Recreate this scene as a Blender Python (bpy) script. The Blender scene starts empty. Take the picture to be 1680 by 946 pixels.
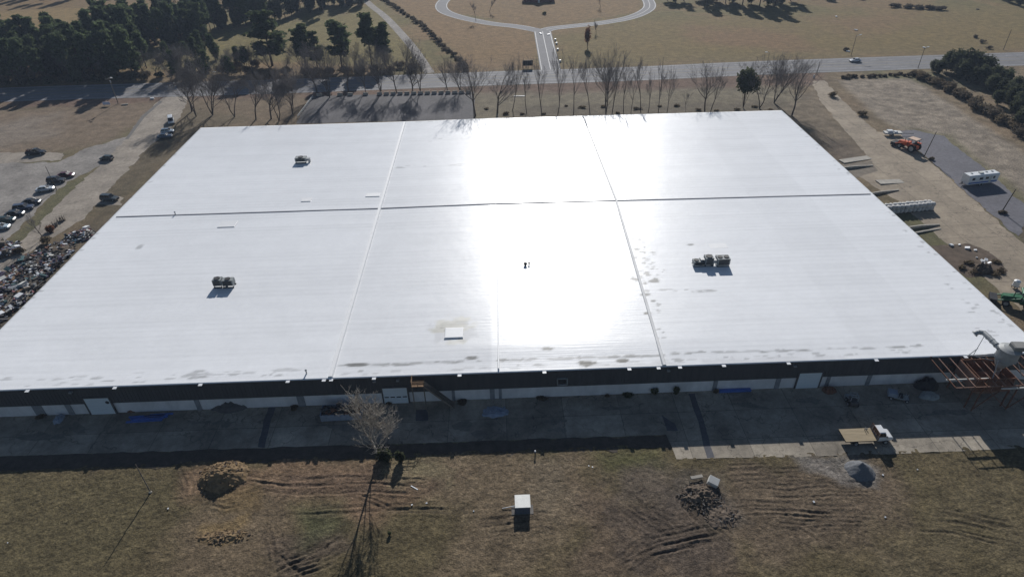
import bpy, math, random
import numpy as np
from mathutils import Vector, Matrix

scene = bpy.context.scene
COL = scene.collection
R = math.radians

# ------------------------------------------------------------------ camera
CAM_H = 78.3
PITCH, ROLL, YAW, FPX = 0.61085344, -0.02310682, -0.01932336, 1050.0
def cam_axes():
    cp, sp = math.cos(PITCH), math.sin(PITCH)
    f = np.array([0, cp, -sp]); u = np.array([0, sp, cp]); r = np.array([1., 0, 0])
    cy, sy = math.cos(YAW), math.sin(YAW)
    Z = np.array([[cy, -sy, 0], [sy, cy, 0], [0, 0, 1]])
    f, u, r = Z @ f, Z @ u, Z @ r
    c, s = math.cos(ROLL), math.sin(ROLL)
    return c * r + s * u, -s * r + c * u, f
AR, AU, AF = cam_axes()
def G(px, py, z=0.0):
    """survey: point of the place at height z seen at this photo position"""
    d = AF * FPX + AR * (px - 840) - AU * (py - 473)
    t = (z - CAM_H) / d[2]
    return Vector((d[0] * t, d[1] * t, z))
def proj(P):
    d = np.array(P) - np.array([0, 0, CAM_H])
    return 840 + FPX * (d @ AR) / (d @ AF), 473 - FPX * (d @ AU) / (d @ AF)
def HT(bx, by, ty, z=0.0):
    """height of an upright thing standing at (bx,by) whose top is seen at ty"""
    b = G(bx, by, z); lo, hi = 0.0, 60.0
    for _ in range(40):
        m = (lo + hi) / 2
        if proj((b.x, b.y, z + m))[1] > ty: lo = m
        else: hi = m
    return lo
def W(pts, z=0.0):
    return [tuple(G(x, y, z))[:2] for x, y in pts]

cam = bpy.data.cameras.new('camera'); camo = bpy.data.objects.new('camera', cam)
COL.objects.link(camo); scene.camera = camo
cam.sensor_width = 36; cam.lens = 36 * FPX / 1680; cam.clip_start = 1; cam.clip_end = 20000
camo.matrix_world = Matrix(((AR[0], AU[0], -AF[0], 0), (AR[1], AU[1], -AF[1], 0), (AR[2], AU[2], -AF[2], CAM_H), (0, 0, 0, 1)))

# ------------------------------------------------------------------ light
SUN_EL, SUN_AZ = R(27.6), R(5.5)
wd = bpy.data.worlds.new('World'); scene.world = wd; wd.use_nodes = True
nt = wd.node_tree; bg = nt.nodes['Background']
sky = nt.nodes.new('ShaderNodeTexSky'); sky.sky_type = 'NISHITA'; sky.sun_disc = False
sky.dust_density = .3; sky.ozone_density = 2.0; sky.sun_elevation = SUN_EL; sky.sun_rotation = SUN_AZ
nt.links.new(sky.outputs[0], bg.inputs[0]); bg.inputs[1].default_value = 0.05
sl = bpy.data.lights.new('sun', 'SUN'); sl.energy = 4.2; sl.angle = R(0.5); sl.color = (1.0, 0.975, 0.94)
so = bpy.data.objects.new('sun', sl); COL.objects.link(so)
sv = Vector((math.sin(SUN_AZ) * math.cos(SUN_EL), math.cos(SUN_AZ) * math.cos(SUN_EL), math.sin(SUN_EL)))
so.rotation_euler = sv.to_track_quat('Z', 'Y').to_euler(); so.location = (20, 200, 150)
vs = scene.view_settings; vs.view_transform = 'Standard'; vs.look = 'None'; vs.gamma = 1; vs.exposure = 0.1
vs.use_curve_mapping = False
HAZE = .00016

# ------------------------------------------------------------------ helpers
rnd = random.Random(7)
_tab = np.random.RandomState(3).rand(512, 512)
def vnoise(x, y, s, seed=0):
    x = np.asarray(x) / s + seed * 17.3 + 1000; y = np.asarray(y) / s + seed * 7.9 + 1000
    xi = np.floor(x).astype(int); yi = np.floor(y).astype(int); fx = x - xi; fy = y - yi
    fx = fx * fx * (3 - 2 * fx); fy = fy * fy * (3 - 2 * fy)
    a = _tab[xi % 512, yi % 512]; b = _tab[(xi + 1) % 512, yi % 512]
    c = _tab[xi % 512, (yi + 1) % 512]; d = _tab[(xi + 1) % 512, (yi + 1) % 512]
    return (a * (1 - fx) + b * fx) * (1 - fy) + (c * (1 - fx) + d * fx) * fy
def fbm(x, y, s, seed=0, o=4):
    t = 0; a = 1; n = 0
    for k in range(o):
        t = t + a * vnoise(x, y, s / 2 ** k, seed + k); n += a; a *= .55
    return t / n
def sstep(a, b, x):
    t = np.clip((x - a) / (b - a), 0, 1); return t * t * (3 - 2 * t)

def sdist(X, Y, poly):
    """signed distance (inside positive) to a polygon"""
    P = np.array(poly, float); n = len(P); d = np.full(X.shape, 1e9); ins = np.zeros(X.shape, bool)
    for i in range(n):
        a = P[i]; b = P[(i + 1) % n]; e = b - a
        t = np.clip(((X - a[0]) * e[0] + (Y - a[1]) * e[1]) / (e @ e + 1e-9), 0, 1)
        d = np.minimum(d, np.hypot(X - a[0] - t * e[0], Y - a[1] - t * e[1]))
        c = ((a[1] > Y) != (b[1] > Y)) & (X < (b[0] - a[0]) * (Y - a[1]) / (b[1] - a[1] + 1e-12) + a[0])
        ins ^= c
    return np.where(ins, d, -d)
def ldist(X, Y, pl):
    P = np.array(pl, float); d = np.full(X.shape, 1e9)
    for a, b in zip(P[:-1], P[1:]):
        e = b - a
        t = np.clip(((X - a[0]) * e[0] + (Y - a[1]) * e[1]) / (e @ e + 1e-9), 0, 1)
        d = np.minimum(d, np.hypot(X - a[0] - t * e[0], Y - a[1] - t * e[1]))
    return d

class MB:
    def __init__(s): s.v = []; s.f = []; s.m = []
    def add(s, vs_, fs, mi=0):
        o = len(s.v); s.v += [tuple(p) for p in vs_]
        for f in fs: s.f.append(tuple(i + o for i in f)); s.m.append(mi)
        return s
    def box(s, c, d, rz=0, mi=0, tx=1, ty=1, top_shift=(0, 0)):
        x, y, z = d[0] / 2, d[1] / 2, d[2] / 2; ca, sa = math.cos(rz), math.sin(rz); V = []
        for k, (a, b) in enumerate([(-1, -1), (1, -1), (1, 1), (-1, 1)] * 2):
            up = k > 3
            px = a * x * (tx if up else 1) + (top_shift[0] if up else 0); py = b * y * (ty if up else 1) + (top_shift[1] if up else 0)
            V.append((c[0] + px * ca - py * sa, c[1] + px * sa + py * ca, c[2] + (z if up else -z)))
        return s.add(V, [(3, 2, 1, 0), (4, 5, 6, 7), (0, 1, 5, 4), (1, 2, 6, 5), (2, 3, 7, 6), (3, 0, 4, 7)], mi)
    def bar(s, p0, p1, w, h=None, mi=0):
        h = h or w; p0 = Vector(p0); p1 = Vector(p1); d = (p1 - p0).normalized()
        up = Vector((0, 0, 1)) if abs(d.z) < .95 else Vector((0, 1, 0))
        a = d.cross(up).normalized() * w / 2; b = a.cross(d).normalized() * h / 2
        V = [p + q for p in (p0, p1) for q in (-a - b, a - b, a + b, -a + b)]
        return s.add(V, [(0, 1, 2, 3), (7, 6, 5, 4), (0, 4, 5, 1), (1, 5, 6, 2), (2, 6, 7, 3), (3, 7, 4, 0)], mi)
    def tube(s, p0, p1, r0, r1=None, n=8, mi=0, cap=True):
        r1 = r0 if r1 is None else r1; p0 = Vector(p0); p1 = Vector(p1); d = (p1 - p0)
        if d.length < 1e-6: return s
        d.normalize(); up = Vector((0, 0, 1)) if abs(d.z) < .95 else Vector((1, 0, 0))
        a = d.cross(up).normalized(); b = d.cross(a)
        V = [p + (a * math.cos(2 * math.pi * k / n) + b * math.sin(2 * math.pi * k / n)) * r for p, r in ((p0, r0), (p1, r1)) for k in range(n)]
        F = [(k, (k + 1) % n, n + (k + 1) % n, n + k) for k in range(n)]
        if cap: F += [tuple(range(n))[::-1], tuple(range(n, 2 * n))]
        return s.add(V, F, mi)
    def prism(s, poly, z0, z1, mi=0):
        n = len(poly); V = [(x, y, z0) for x, y in poly] + [(x, y, z1) for x, y in poly]
        F = [tuple(range(n))[::-1], tuple(range(n, 2 * n))] + [(k, (k + 1) % n, n + (k + 1) % n, n + k) for k in range(n)]
        return s.add(V, F, mi)
    def side(s, prof, y0, y1, mi=0):
        """profile in x,z extruded along y"""
        n = len(prof); V = [(x, y0, z) for x, z in prof] + [(x, y1, z) for x, z in prof]
        F = [tuple(range(n)), tuple(range(n, 2 * n))[::-1]] + [(k, n + k, n + (k + 1) % n, (k + 1) % n) for k in range(n)]
        return s.add(V, F, mi)
    def loft(s, secs, mi=0):
        n = len(secs[0]); V = [p for c in secs for p in c]; F = []
        for i in range(len(secs) - 1):
            for k in range(n): F.append((i * n + k, i * n + (k + 1) % n, (i + 1) * n + (k + 1) % n, (i + 1) * n + k))
        F += [tuple(range(n))[::-1], tuple(range((len(secs) - 1) * n, len(secs) * n))]
        return s.add(V, F, mi)
    def build(s, name, mats, parent=None, smooth=False, bevel=0):
        me = bpy.data.meshes.new(name); me.from_pydata(s.v, [], s.f)
        mats = mats if isinstance(mats, (list, tuple)) else [mats]
        for m in mats: me.materials.append(m)
        if len(mats) > 1: me.polygons.foreach_set('material_index', s.m)
        if smooth: me.polygons.foreach_set('use_smooth', [True] * len(s.f))
        me.validate(); me.update()
        import bmesh
        bm = bmesh.new(); bm.from_mesh(me); bmesh.ops.recalc_face_normals(bm, faces=bm.faces)
        if bevel: bmesh.ops.bevel(bm, geom=list(bm.edges), offset=bevel, segments=1, affect='EDGES')
        bm.to_mesh(me); bm.free()
        o = bpy.data.objects.new(name, me); COL.objects.link(o)
        if parent: o.parent = parent
        return o
def np_mesh(name, V, F, mat, parent=None, smooth=False, link=True):
    V = np.asarray(V, np.float32); F = np.asarray(F, np.int32); k = F.shape[1]
    me = bpy.data.meshes.new(name); me.vertices.add(len(V)); me.vertices.foreach_set('co', V.ravel())
    me.loops.add(F.size); me.loops.foreach_set('vertex_index', F.ravel())
    me.polygons.add(len(F)); me.polygons.foreach_set('loop_start', np.arange(0, F.size, k, dtype=np.int32))
    me.polygons.foreach_set('loop_total', np.full(len(F), k, np.int32))
    if smooth: me.polygons.foreach_set('use_smooth', np.ones(len(F), bool))
    me.materials.append(mat); me.update(calc_edges=True); me.validate()
    o = bpy.data.objects.new(name, me)
    if link: COL.objects.link(o)
    if parent: o.parent = parent
    return o
def add_col(o, C):
    a = o.data.color_attributes.new('Col', 'FLOAT_COLOR', 'POINT')
    C4 = np.ones((len(C), 4), np.float32); C4[:, :3] = C; a.data.foreach_set('color', C4.ravel())
def tag(o, label=None, cat=None, group=None, kind=None):
    if label: o['label'] = label
    if cat: o['category'] = cat
    if group: o['group'] = group
    if kind: o['kind'] = kind
    return o
def thing(name, label, cat, loc=(0, 0, 0), rz=0, group=None):
    o = bpy.data.objects.new(name, None); COL.objects.link(o); o.empty_display_size = .5
    o.location = loc; o.rotation_euler = (0, 0, rz); return tag(o, label, cat, group)
def dup(root, loc, rz=0, sc=1, label=None, group=None):
    r = root.copy(); COL.objects.link(r); r.location = loc; r.rotation_euler = (0, 0, rz)
    r.scale = (sc, sc, sc) if not isinstance(sc, tuple) else sc
    if label: r['label'] = label
    if group: r['group'] = group
    for ch in list(root.children):
        c = ch.copy(); COL.objects.link(c); c.parent = r
        for g in ch.children:
            d = g.copy(); COL.objects.link(d); d.parent = c
    return r
ORD = ['first', 'second', 'third', 'fourth', 'fifth', 'sixth', 'seventh', 'eighth', 'ninth', 'tenth', 'eleventh', 'twelfth', 'thirteenth', 'fourteenth', 'fifteenth', 'sixteenth', 'seventeenth', 'eighteenth', 'nineteenth', 'twentieth', 'twenty-first', 'twenty-second', 'twenty-third', 'twenty-fourth', 'twenty-fifth', 'twenty-sixth', 'twenty-seventh', 'twenty-eighth', 'twenty-ninth', 'thirtieth']

# ------------------------------------------------------------------ materials
def mat(name, col, rough=.8, var=.25, scale=2.0, bump=0.0, bscale=None, metal=0, spec=.3, streak=None, var2=0.0):
    m = bpy.data.materials.new(name); m.use_nodes = True; n = m.node_tree.nodes; l = m.node_tree.links
    b = n['Principled BSDF']; b.inputs['Roughness'].default_value = rough; b.inputs['Metallic'].default_value = metal
    b.inputs['Specular IOR Level'].default_value = spec
    tc = n.new('ShaderNodeTexCoord'); src = tc.outputs['Object']
    mp = n.new('ShaderNodeMapping'); l.new(src, mp.inputs[0])
    if streak: mp.inputs['Scale'].default_value = streak
    nz = n.new('ShaderNodeTexNoise'); nz.inputs['Scale'].default_value = scale; nz.inputs['Detail'].default_value = 6; nz.inputs['Roughness'].default_value = .65
    l.new(mp.outputs[0], nz.inputs['Vector'])
    mr = n.new('ShaderNodeMapRange'); mr.inputs[1].default_value = .3; mr.inputs[2].default_value = .7
    mr.inputs[3].default_value = 1 - var; mr.inputs[4].default_value = 1 + var; l.new(nz.outputs[0], mr.inputs[0])
    fac = mr.outputs[0]
    if var2:
        oi = n.new('ShaderNodeObjectInfo'); m2 = n.new('ShaderNodeMapRange'); m2.inputs[3].default_value = 1 - var2; m2.inputs[4].default_value = 1 + var2
        l.new(oi.outputs['Random'], m2.inputs[0]); mu = n.new('ShaderNodeMath'); mu.operation = 'MULTIPLY'
        l.new(fac, mu.inputs[0]); l.new(m2.outputs[0], mu.inputs[1]); fac = mu.outputs[0]
    vm = n.new('ShaderNodeVectorMath'); vm.operation = 'SCALE'; vm.inputs[0].default_value = col; l.new(fac, vm.inputs['Scale'])
    l.new(vm.outputs[0], b.inputs['Base Color'])
    if bump:
        bp = n.new('ShaderNodeBump'); bp.inputs['Strength'].default_value = bump; bp.inputs['Distance'].default_value = .1
        nb = n.new('ShaderNodeTexNoise'); nb.inputs['Scale'].default_value = bscale or scale * 3; nb.inputs['Detail'].default_value = 4
        l.new(mp.outputs[0], nb.inputs['Vector']); l.new(nb.outputs[0], bp.inputs['Height']); l.new(bp.outputs[0], b.inputs['Normal'])
    return m
def leaf(k, col, var=.5, scale=.7, var2=.25, tr=.5):
    m = mat(k, col, .85, var, scale, var2=var2, spec=.15); n = m.node_tree.nodes; l = m.node_tree.links
    b = n['Principled BSDF']; src = b.inputs['Base Color'].links[0].from_socket
    t = n.new('ShaderNodeBsdfTranslucent'); l.new(src, t.inputs['Color']); mx = n.new('ShaderNodeMixShader'); mx.inputs[0].default_value = tr
    l.new(b.outputs[0], mx.inputs[1]); l.new(t.outputs[0], mx.inputs[2]); l.new(mx.outputs[0], n['Material Output'].inputs['Surface']); M[k] = m
def attr_mat(name, rough, amt=.3, scales=((.5, .5), (3., .5)), bump=.4, bscale=5, spec=.2):
    m = bpy.data.materials.new(name); m.use_nodes = True; n = m.node_tree.nodes; l = m.node_tree.links
    b = n['Principled BSDF']; b.inputs['Roughness'].default_value = rough; b.inputs['Specular IOR Level'].default_value = spec
    at = n.new('ShaderNodeAttribute'); at.attribute_name = 'Col'; tc = n.new('ShaderNodeTexCoord'); cur = at.outputs['Color']
    for s, w in scales:
        nz = n.new('ShaderNodeTexNoise'); nz.inputs['Scale'].default_value = s; nz.inputs['Detail'].default_value = 5; nz.inputs['Roughness'].default_value = .7
        l.new(tc.outputs['Object'], nz.inputs['Vector'])
        mr = n.new('ShaderNodeMapRange'); mr.inputs[1].default_value = .3; mr.inputs[2].default_value = .7
        mr.inputs[3].default_value = 1 - amt * w; mr.inputs[4].default_value = 1 + amt * w; l.new(nz.outputs[0], mr.inputs[0])
        vm = n.new('ShaderNodeVectorMath'); vm.operation = 'SCALE'; l.new(cur, vm.inputs[0]); l.new(mr.outputs[0], vm.inputs['Scale']); cur = vm.outputs[0]
    l.new(cur, b.inputs['Base Color'])
    if bump:
        bp = n.new('ShaderNodeBump'); bp.inputs['Strength'].default_value = bump; bp.inputs['Distance'].default_value = .12
        nb = n.new('ShaderNodeTexNoise'); nb.inputs['Scale'].default_value = bscale; nb.inputs['Detail'].default_value = 4
        l.new(tc.outputs['Object'], nb.inputs['Vector']); l.new(nb.outputs[0], bp.inputs['Height']); l.new(bp.outputs[0], b.inputs['Normal'])
    return m
def paving_mat(name, col, slab=(6.0, 6.0), joint=.05, var=.18, crack=.6, rough=.85, tone=.14, stain=.25, lanes=None):
    """worn concrete or asphalt: slab tones, joints, cracks, stains"""
    m = bpy.data.materials.new(name); m.use_nodes = True; n = m.node_tree.nodes; l = m.node_tree.links
    b = n['Principled BSDF']; b.inputs['Roughness'].default_value = rough; b.inputs['Specular IOR Level'].default_value = .25
    tc = n.new('ShaderNodeTexCoord'); P = tc.outputs['Object']
    def mul(a, bb):
        q = n.new('ShaderNodeMath'); q.operation = 'MULTIPLY'; l.new(a, q.inputs[0]); l.new(bb, q.inputs[1]); return q.outputs[0]
    def noise(sc, lo, hi, a=.3, bb=.7, det=6, vec=None):
        z = n.new('ShaderNodeTexNoise'); z.inputs['Scale'].default_value = sc; z.inputs['Detail'].default_value = det; z.inputs['Roughness'].default_value = .65
        l.new(vec or P, z.inputs['Vector']); r = n.new('ShaderNodeMapRange'); r.inputs[1].default_value = a; r.inputs[2].default_value = bb
        r.inputs[3].default_value = lo; r.inputs[4].default_value = hi; l.new(z.outputs[0], r.inputs[0]); return r.outputs[0]
    f = mul(noise(.12, 1 - stain, 1 + stain * .6), noise(1.1, 1 - var, 1 + var))
    f = mul(f, noise(6, 1 - var * .8, 1 + var * .8))
    if lanes:
        mp_ = n.new('ShaderNodeMapping'); mp_.inputs['Scale'].default_value = lanes; l.new(P, mp_.inputs[0]); f = mul(f, noise(1, .8, 1.18, vec=mp_.outputs[0]))
    if slab:
        br = n.new('ShaderNodeTexBrick'); br.inputs['Scale'].default_value = 1; br.inputs['Brick Width'].default_value = slab[0]; br.inputs['Row Height'].default_value = slab[1]
        br.inputs['Mortar Size'].default_value = joint; br.inputs['Mortar Smooth'].default_value = .3; br.offset = 0
        br.inputs['Color1'].default_value = (1 - tone,) * 3 + (1,); br.inputs['Color2'].default_value = (1 + tone,) * 3 + (1,); br.inputs['Mortar'].default_value = (.55, .55, .55, 1)
        l.new(P, br.inputs['Vector']); f = mul(f, br.outputs['Color'])
    if crack:
        nz = n.new('ShaderNodeTexNoise'); nz.inputs['Scale'].default_value = .5; l.new(P, nz.inputs['Vector'])
        mx = n.new('ShaderNodeVectorMath'); mx.operation = 'MULTIPLY_ADD'; mx.inputs[1].default_value = (4, 4, 4); l.new(nz.outputs['Color'], mx.inputs[0]); l.new(P, mx.inputs[2])
        vo = n.new('ShaderNodeTexVoronoi'); vo.feature = 'DISTANCE_TO_EDGE'; vo.inputs['Scale'].default_value = .13; l.new(mx.outputs[0], vo.inputs['Vector'])
        r = n.new('ShaderNodeMapRange'); r.inputs[1].default_value = 0; r.inputs[2].default_value = .012; r.inputs[3].default_value = 1 - crack; r.inputs[4].default_value = 1; l.new(vo.outputs['Distance'], r.inputs[0]); f = mul(f, r.outputs[0])
    vm = n.new('ShaderNodeVectorMath'); vm.operation = 'SCALE'; vm.inputs[0].default_value = col; l.new(f, vm.inputs['Scale']); l.new(vm.outputs[0], b.inputs['Base Color'])
    bp = n.new('ShaderNodeBump'); bp.inputs['Strength'].default_value = .25; bp.inputs['Distance'].default_value = .05
    l.new(noise(9, 0, 1), bp.inputs['Height']); l.new(bp.outputs[0], b.inputs['Normal'])
    return m

M = {}
def mk(k, *a, **kw): M[k] = mat(k, *a, **kw); return M[k]
mk('white_metal', (.78, .79, .80), .45, .06, 1.5, spec=.4)
mk('off_white', (.62, .61, .57), .7, .12, 1.0)
mk('galv', (.36, .37, .38), .5, .15, 3, metal=.3)
mk('grey_paint', (.27, .29, .29), .55, .2, 1.2)
mk('dark_metal', (.035, .035, .038), .6, .3, 2)
mk('rust', (.16, .075, .045), .85, .45, 1.5, bump=.3)
mk('rust_pale', (.27, .16, .12), .8, .35, 1.0)
mk('wood', (.36, .29, .19), .8, .25, .7, streak=(.3, 6, 1))
mk('old_wood', (.17, .145, .12), .9, .35, .8, streak=(.5, 5, 2), var2=.4)
mk('orange_wood', (.24, .145, .08), .8, .3, 1)
mk('rubber', (.018, .018, .019), .9, .2, 4)
mk('glass', (.012, .014, .017), .08, .1, 1, spec=.6)
mk('chrome', (.5, .5, .5), .25, .1, 1, metal=.8)
mk('headlamp', (.7, .7, .68), .15, .1, 1, spec=.6)
mk('taillamp', (.25, .01, .01), .25, .1, 1, spec=.5)
mk('blue_sheet', (.05, .13, .42), .55, .25, 1)
mk('pale_blue', (.27, .31, .38), .6, .2, 1)
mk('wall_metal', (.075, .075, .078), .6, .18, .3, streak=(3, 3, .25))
mk('wall_block', (.66, .65, .66), .85, .18, .35, streak=(1, 1, .5))
mk('door_white', (.66, .72, .76), .55, .07, 1, streak=(.3, .3, 6))
mk('stain_strip', (.22, .23, .25), .8, .3, .8)
mk('trim_dark', (.09, .085, .085), .7, .3, 1)
mk('bark', (.115, .095, .08), .95, .3, 3, streak=(2, 2, .4))
mk('twig', (.19, .17, .16), .95, .25, 2, var2=.15)
mk('twig_pale', (.40, .36, .31), .95, .25, 2)
mk('pine_bark', (.10, .07, .05), .95, .3, 3)
leaf('pine_leaf', (.095, .122, .058))
leaf('cedar_leaf', (.088, .098, .054))
leaf('scrub_leaf', (.17, .135, .09), .4, .8, .3)
leaf('rust_leaf', (.2, .095, .055), .4, .8, 0)
leaf('weed', (.10, .115, .05), .4, 1, 0)
leaf('hedge_leaf', (.125, .105, .08), .4, .8, .2)
mk('paint_white', (.42, .42, .41), .7, .25, .6)
mk('paint_yellow', (.30, .25, .12), .7, .3, .6)
mk('concrete', (.40, .37, .32), .85, .2, 1, bump=.2)
mk('concrete_dark', (.16, .15, .14), .9, .25, 1)
mk('clay', (.21, .145, .08), .95, .4, 1.2, bump=.8, bscale=4)
mk('mud', (.13, .10, .075), .95, .4, 1.5, bump=.8, bscale=4)
mk('gravel_pile_grey', (.155, .16, .17), .95, .25, 5, bump=.5, bscale=15)
mk('sack', (.60, .59, .57), .8, .25, 1.5, bump=.3)
mk('tarp_black', (.022, .022, .025), .5, .3, 2)
mk('orange_paint', (.55, .10, .03), .5, .2, 2)
mk('canopy_pale', (.66, .48, .36), .6, .1, 2)
mk('green_paint', (.025, .13, .06), .5, .2, 2)
mk('shingle', (.09, .09, .10), .9, .25, 2)
mk('brick', (.22, .11, .08), .9, .25, 3)
mk('lamp_glass', (.75, .75, .73), .3, .1, 1)
mk('sign_face', (.50, .56, .72), .5, .1, 1)

# ------------------------------------------------------------------ ground
def lines(segs):
    a = [segs[0][0]]
    for lo, hi, st in segs:
        n = max(1, int(round((hi - lo) / st))); a += list(np.linspace(lo, hi, n + 1)[1:])
    return np.array(a)
gx = lines([(-9000, -1500, 1500), (-1500, -520, 140), (-520, -330, 9), (-330, -96, 1.15), (-96, 96, .21), (96, 320, 1.15), (320, 520, 9), (520, 1500, 140), (1500, 9000, 1500)])
gy = lines([(-3000, -200, 400), (-200, 30, 20), (30, 42, 1), (42, 71, .16), (71, 79, 1), (79, 196, 1.6), (196, 310, .9), (310, 480, 1.4), (480, 700, 10), (700, 1500, 100), (1500, 12000, 1500)])
GX, GY = np.meshgrid(gx, gy); X = GX.ravel(); Y = GY.ravel(); NP = len(X)
C = np.zeros((NP, 3)); Z = np.zeros(NP)
def mix(col, m):
    m = np.asarray(m)[:, None]; C[:] = C * (1 - m) + np.array(col) * m
def zone(pts, col, soft=3, warp=4, amt=1, seed=1, px=True, ws=8):
    P = np.array(W(pts) if px else pts); lo = P.min(0) - soft - warp; hi = P.max(0) + soft + warp
    k = np.where((X > lo[0]) & (X < hi[0]) & (Y > lo[1]) & (Y < hi[1]))[0]
    if not len(k): return
    x = X[k]; y = Y[k]
    d = sdist(x, y, P) + (fbm(x, y, ws, seed) - .5) * 2 * warp
    m = sstep(-soft, soft, d) * amt
    C[k] = C[k] * (1 - m[:, None]) + np.array(col) * m[:, None]
n1 = fbm(X, Y, 60, 1); n2 = fbm(X, Y, 14, 5); n3 = fbm(X, Y, 2.5, 9, 3)
mix((.165, .125, .078), np.ones(NP))
mix((.125, .115, .058), sstep(.42, .62, n1)); mix((.19, .135, .085), sstep(.5, .7, n2) * .5)
TAN = (.17, .125, .078); OLIVE = (.125, .115, .055); DIRT = (.225, .148, .092); GRASS = (.118, .094, .050); DARKMUD = (.10, .078, .06)
# far fields
zone([(0, 20), (230, 8), (330, 30), (250, 60), (60, 62), (0, 80)], (.21, .165, .095), 6, 5, .9, 3)
zone([(350, 55), (560, 25), (620, 5), (700, 100), (640, 110), (440, 100), (340, 85)], (.15, .138, .065), 6, 5, .9, 4)
zone([(640, 0), (740, 0), (760, 30), (880, 50), (880, 112), (770, 115), (690, 45)], (.19, .135, .085), 5, 4, .9, 5)
zone([(740, -20), (1050, -20), (1050, 20), (880, 45), (740, 20)], (.18, .13, .08), 3, 3, .9, 6)
zone([(910, 60), (1080, 30), (1300, 25), (1700, 10), (1700, 80), (1200, 105), (915, 112)], (.15, .125, .065), 12, 10, .85, 7)
zone([(1120, 45), (1300, 50), (1330, 85), (1150, 70)], (.17, .115, .078), 10, 10, .8, 8)
zone([(1330, 30), (1480, 20), (1500, 40), (1400, 60)], (.17, .12, .08), 10, 9, .7, 9)
# verge between highway and building
zone([(0, 160), (300, 150), (840, 138), (1350, 115), (1350, 140), (840, 160), (300, 165), (0, 182)], (.155, .10, .075), 3, 3, .85, 11)
zone([(780, 155), (1300, 140), (1330, 195), (780, 200)], (.19, .165, .115), 4, 4, .8, 12)
zone([(280, 165), (500, 155), (480, 205), (300, 210)], (.18, .135, .09), 4, 4, .8, 13)
zone([(850, 175), (1300, 165), (1330, 200), (850, 200)], (.10, .08, .06), 2, 4, .5, 14, ws=3)
# left open lot
zone([(-60, 185), (265, 168), (200, 225), (120, 245), (-60, 265)], (.20, .15, .105), 5, 4, .95, 15)
zone([(-40, 205), (90, 190), (100, 225), (-40, 245)], (.25, .215, .18), 9, 8, .6, 16)
zone([(0, 270), (60, 280), (90, 262), (0, 262)], (.13, .115, .065), 2, 2, .8, 17)
zone([(310, 175), (420, 195), (330, 208), (140, 380), (150, 320), (250, 225)], (.145, .115, .075), 3, 3, .95, 18)
zone([(160, 282), (110, 300), (0, 410), (-40, 470), (0, 450), (60, 385), (175, 275)], (.13, .12, .065), 1.5, 1.5, .95, 19)
zone([(150, 375), (60, 415), (-30, 480), (-60, 600), (0, 560)], (.10, .085, .065), 2, 3, .9, 20)
zone([(200, 300), (240, 270), (200, 350), (160, 380), (140, 375)], (.11, .09, .06), 2, 2, .7, 21)
# right: stubble field and verges
zone([(1375, 132), (1495, 128), (1560, 170), (1680, 250), (1800, 340), (1800, 420), (1680, 340), (1590, 265), (1540, 225), (1470, 212), (1420, 175)], (.235, .195, .15), 2, 1.5, 1, 22)
zone([(1470, 205), (1560, 222), (1610, 262), (1700, 340), (1690, 362), (1600, 275), (1540, 228)], (.14, .125, .065), 2, 2, .85, 23)
zone([(1630, 350), (1700, 365), (1720, 430), (1680, 395)], (.13, .10, .075), 2, 2, .9, 24)
zone([(1290, 180), (1335, 140), (1350, 170), (1430, 262), (1420, 275), (1370, 272)], (.17, .135, .095), 3, 3, .9, 25)
zone([(1345, 225), (1400, 228), (1425, 262), (1375, 270)], (.11, .085, .065), 3, 3, .7, 26)
# foreground
zone([(-200, 770), (1900, 705), (1900, 1100), (-200, 1100)], (.130, .101, .056), 3, 2, 1, 27)
fg = (Y < 68) & (Y > 20)
mix(GRASS, fg * sstep(.40, .55, n2) * .8)
mix((.15, .12, .07), fg * sstep(.52, .7, fbm(X, Y, 9, 31)) * .6 * sstep(-20, 10, X))
zone([(-100, 775), (290, 765), (330, 800), (250, 860), (180, 946), (-100, 1000)], (.120, .098, .052), 3, 4, .8, 28)
zone([(300, 770), (420, 758), (600, 755), (770, 775), (700, 815), (590, 850), (480, 822), (420, 800), (330, 835), (300, 810)], DIRT, 2, 3, .85, 29, ws=5)
zone([(325, 825), (470, 815), (480, 860), (430, 960), (250, 960)], (.19, .14, .09), 3, 3, .8, 30, ws=5)
zone([(330, 860), (400, 845), (395, 890), (340, 895)], (.26, .18, .085), 1, 2, .7, 31, ws=3)
zone([(340, 800), (420, 800), (430, 835), (360, 850)], (.24, .165, .08), 1, 2, .6, 32, ws=3)
zone([(700, 752), (960, 745), (965, 830), (900, 950), (720, 950), (760, 850), (700, 800)], (.185, .138, .09), 3, 4, .8, 33, ws=5)
zone([(860, 755), (930, 752), (940, 830), (880, 860)], (.20, .16, .11), 2, 3, .6, 34, ws=4)
zone([(950, 820), (1180, 800), (1210, 960), (920, 960)], (.155, .112, .078), 3, 4, .8, 35, ws=5)
zone([(1190, 765), (1440, 755), (1480, 800), (1440, 905), (1240, 905), (1180, 830)], (.155, .115, .08), 3, 4, .8, 36, ws=5)
zone([(1090, 775), (1180, 780), (1215, 850), (1180, 860), (1100, 830)], (.12, .10, .08), 1.5, 2, .8, 37, ws=3)
zone([(1300, 748), (1420, 744), (1450, 775), (1440, 800), (1380, 790), (1320, 765)], (.24, .225, .21), 1, 1.6, .6, 38, ws=3)
zone([(980, 745), (1080, 735), (1090, 770), (990, 775)], (.11, .12, .045), 2, 3, .5, 39)
zone([(460, 765), (640, 760), (700, 800), (560, 820), (450, 805)], (.17, .115, .078), 2, 3, .7, 42, ws=4)
zone([(1010, 760), (1090, 770), (1110, 830), (1010, 820)], (.12, .095, .078), 2, 3, .7, 43, ws=4)
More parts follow.
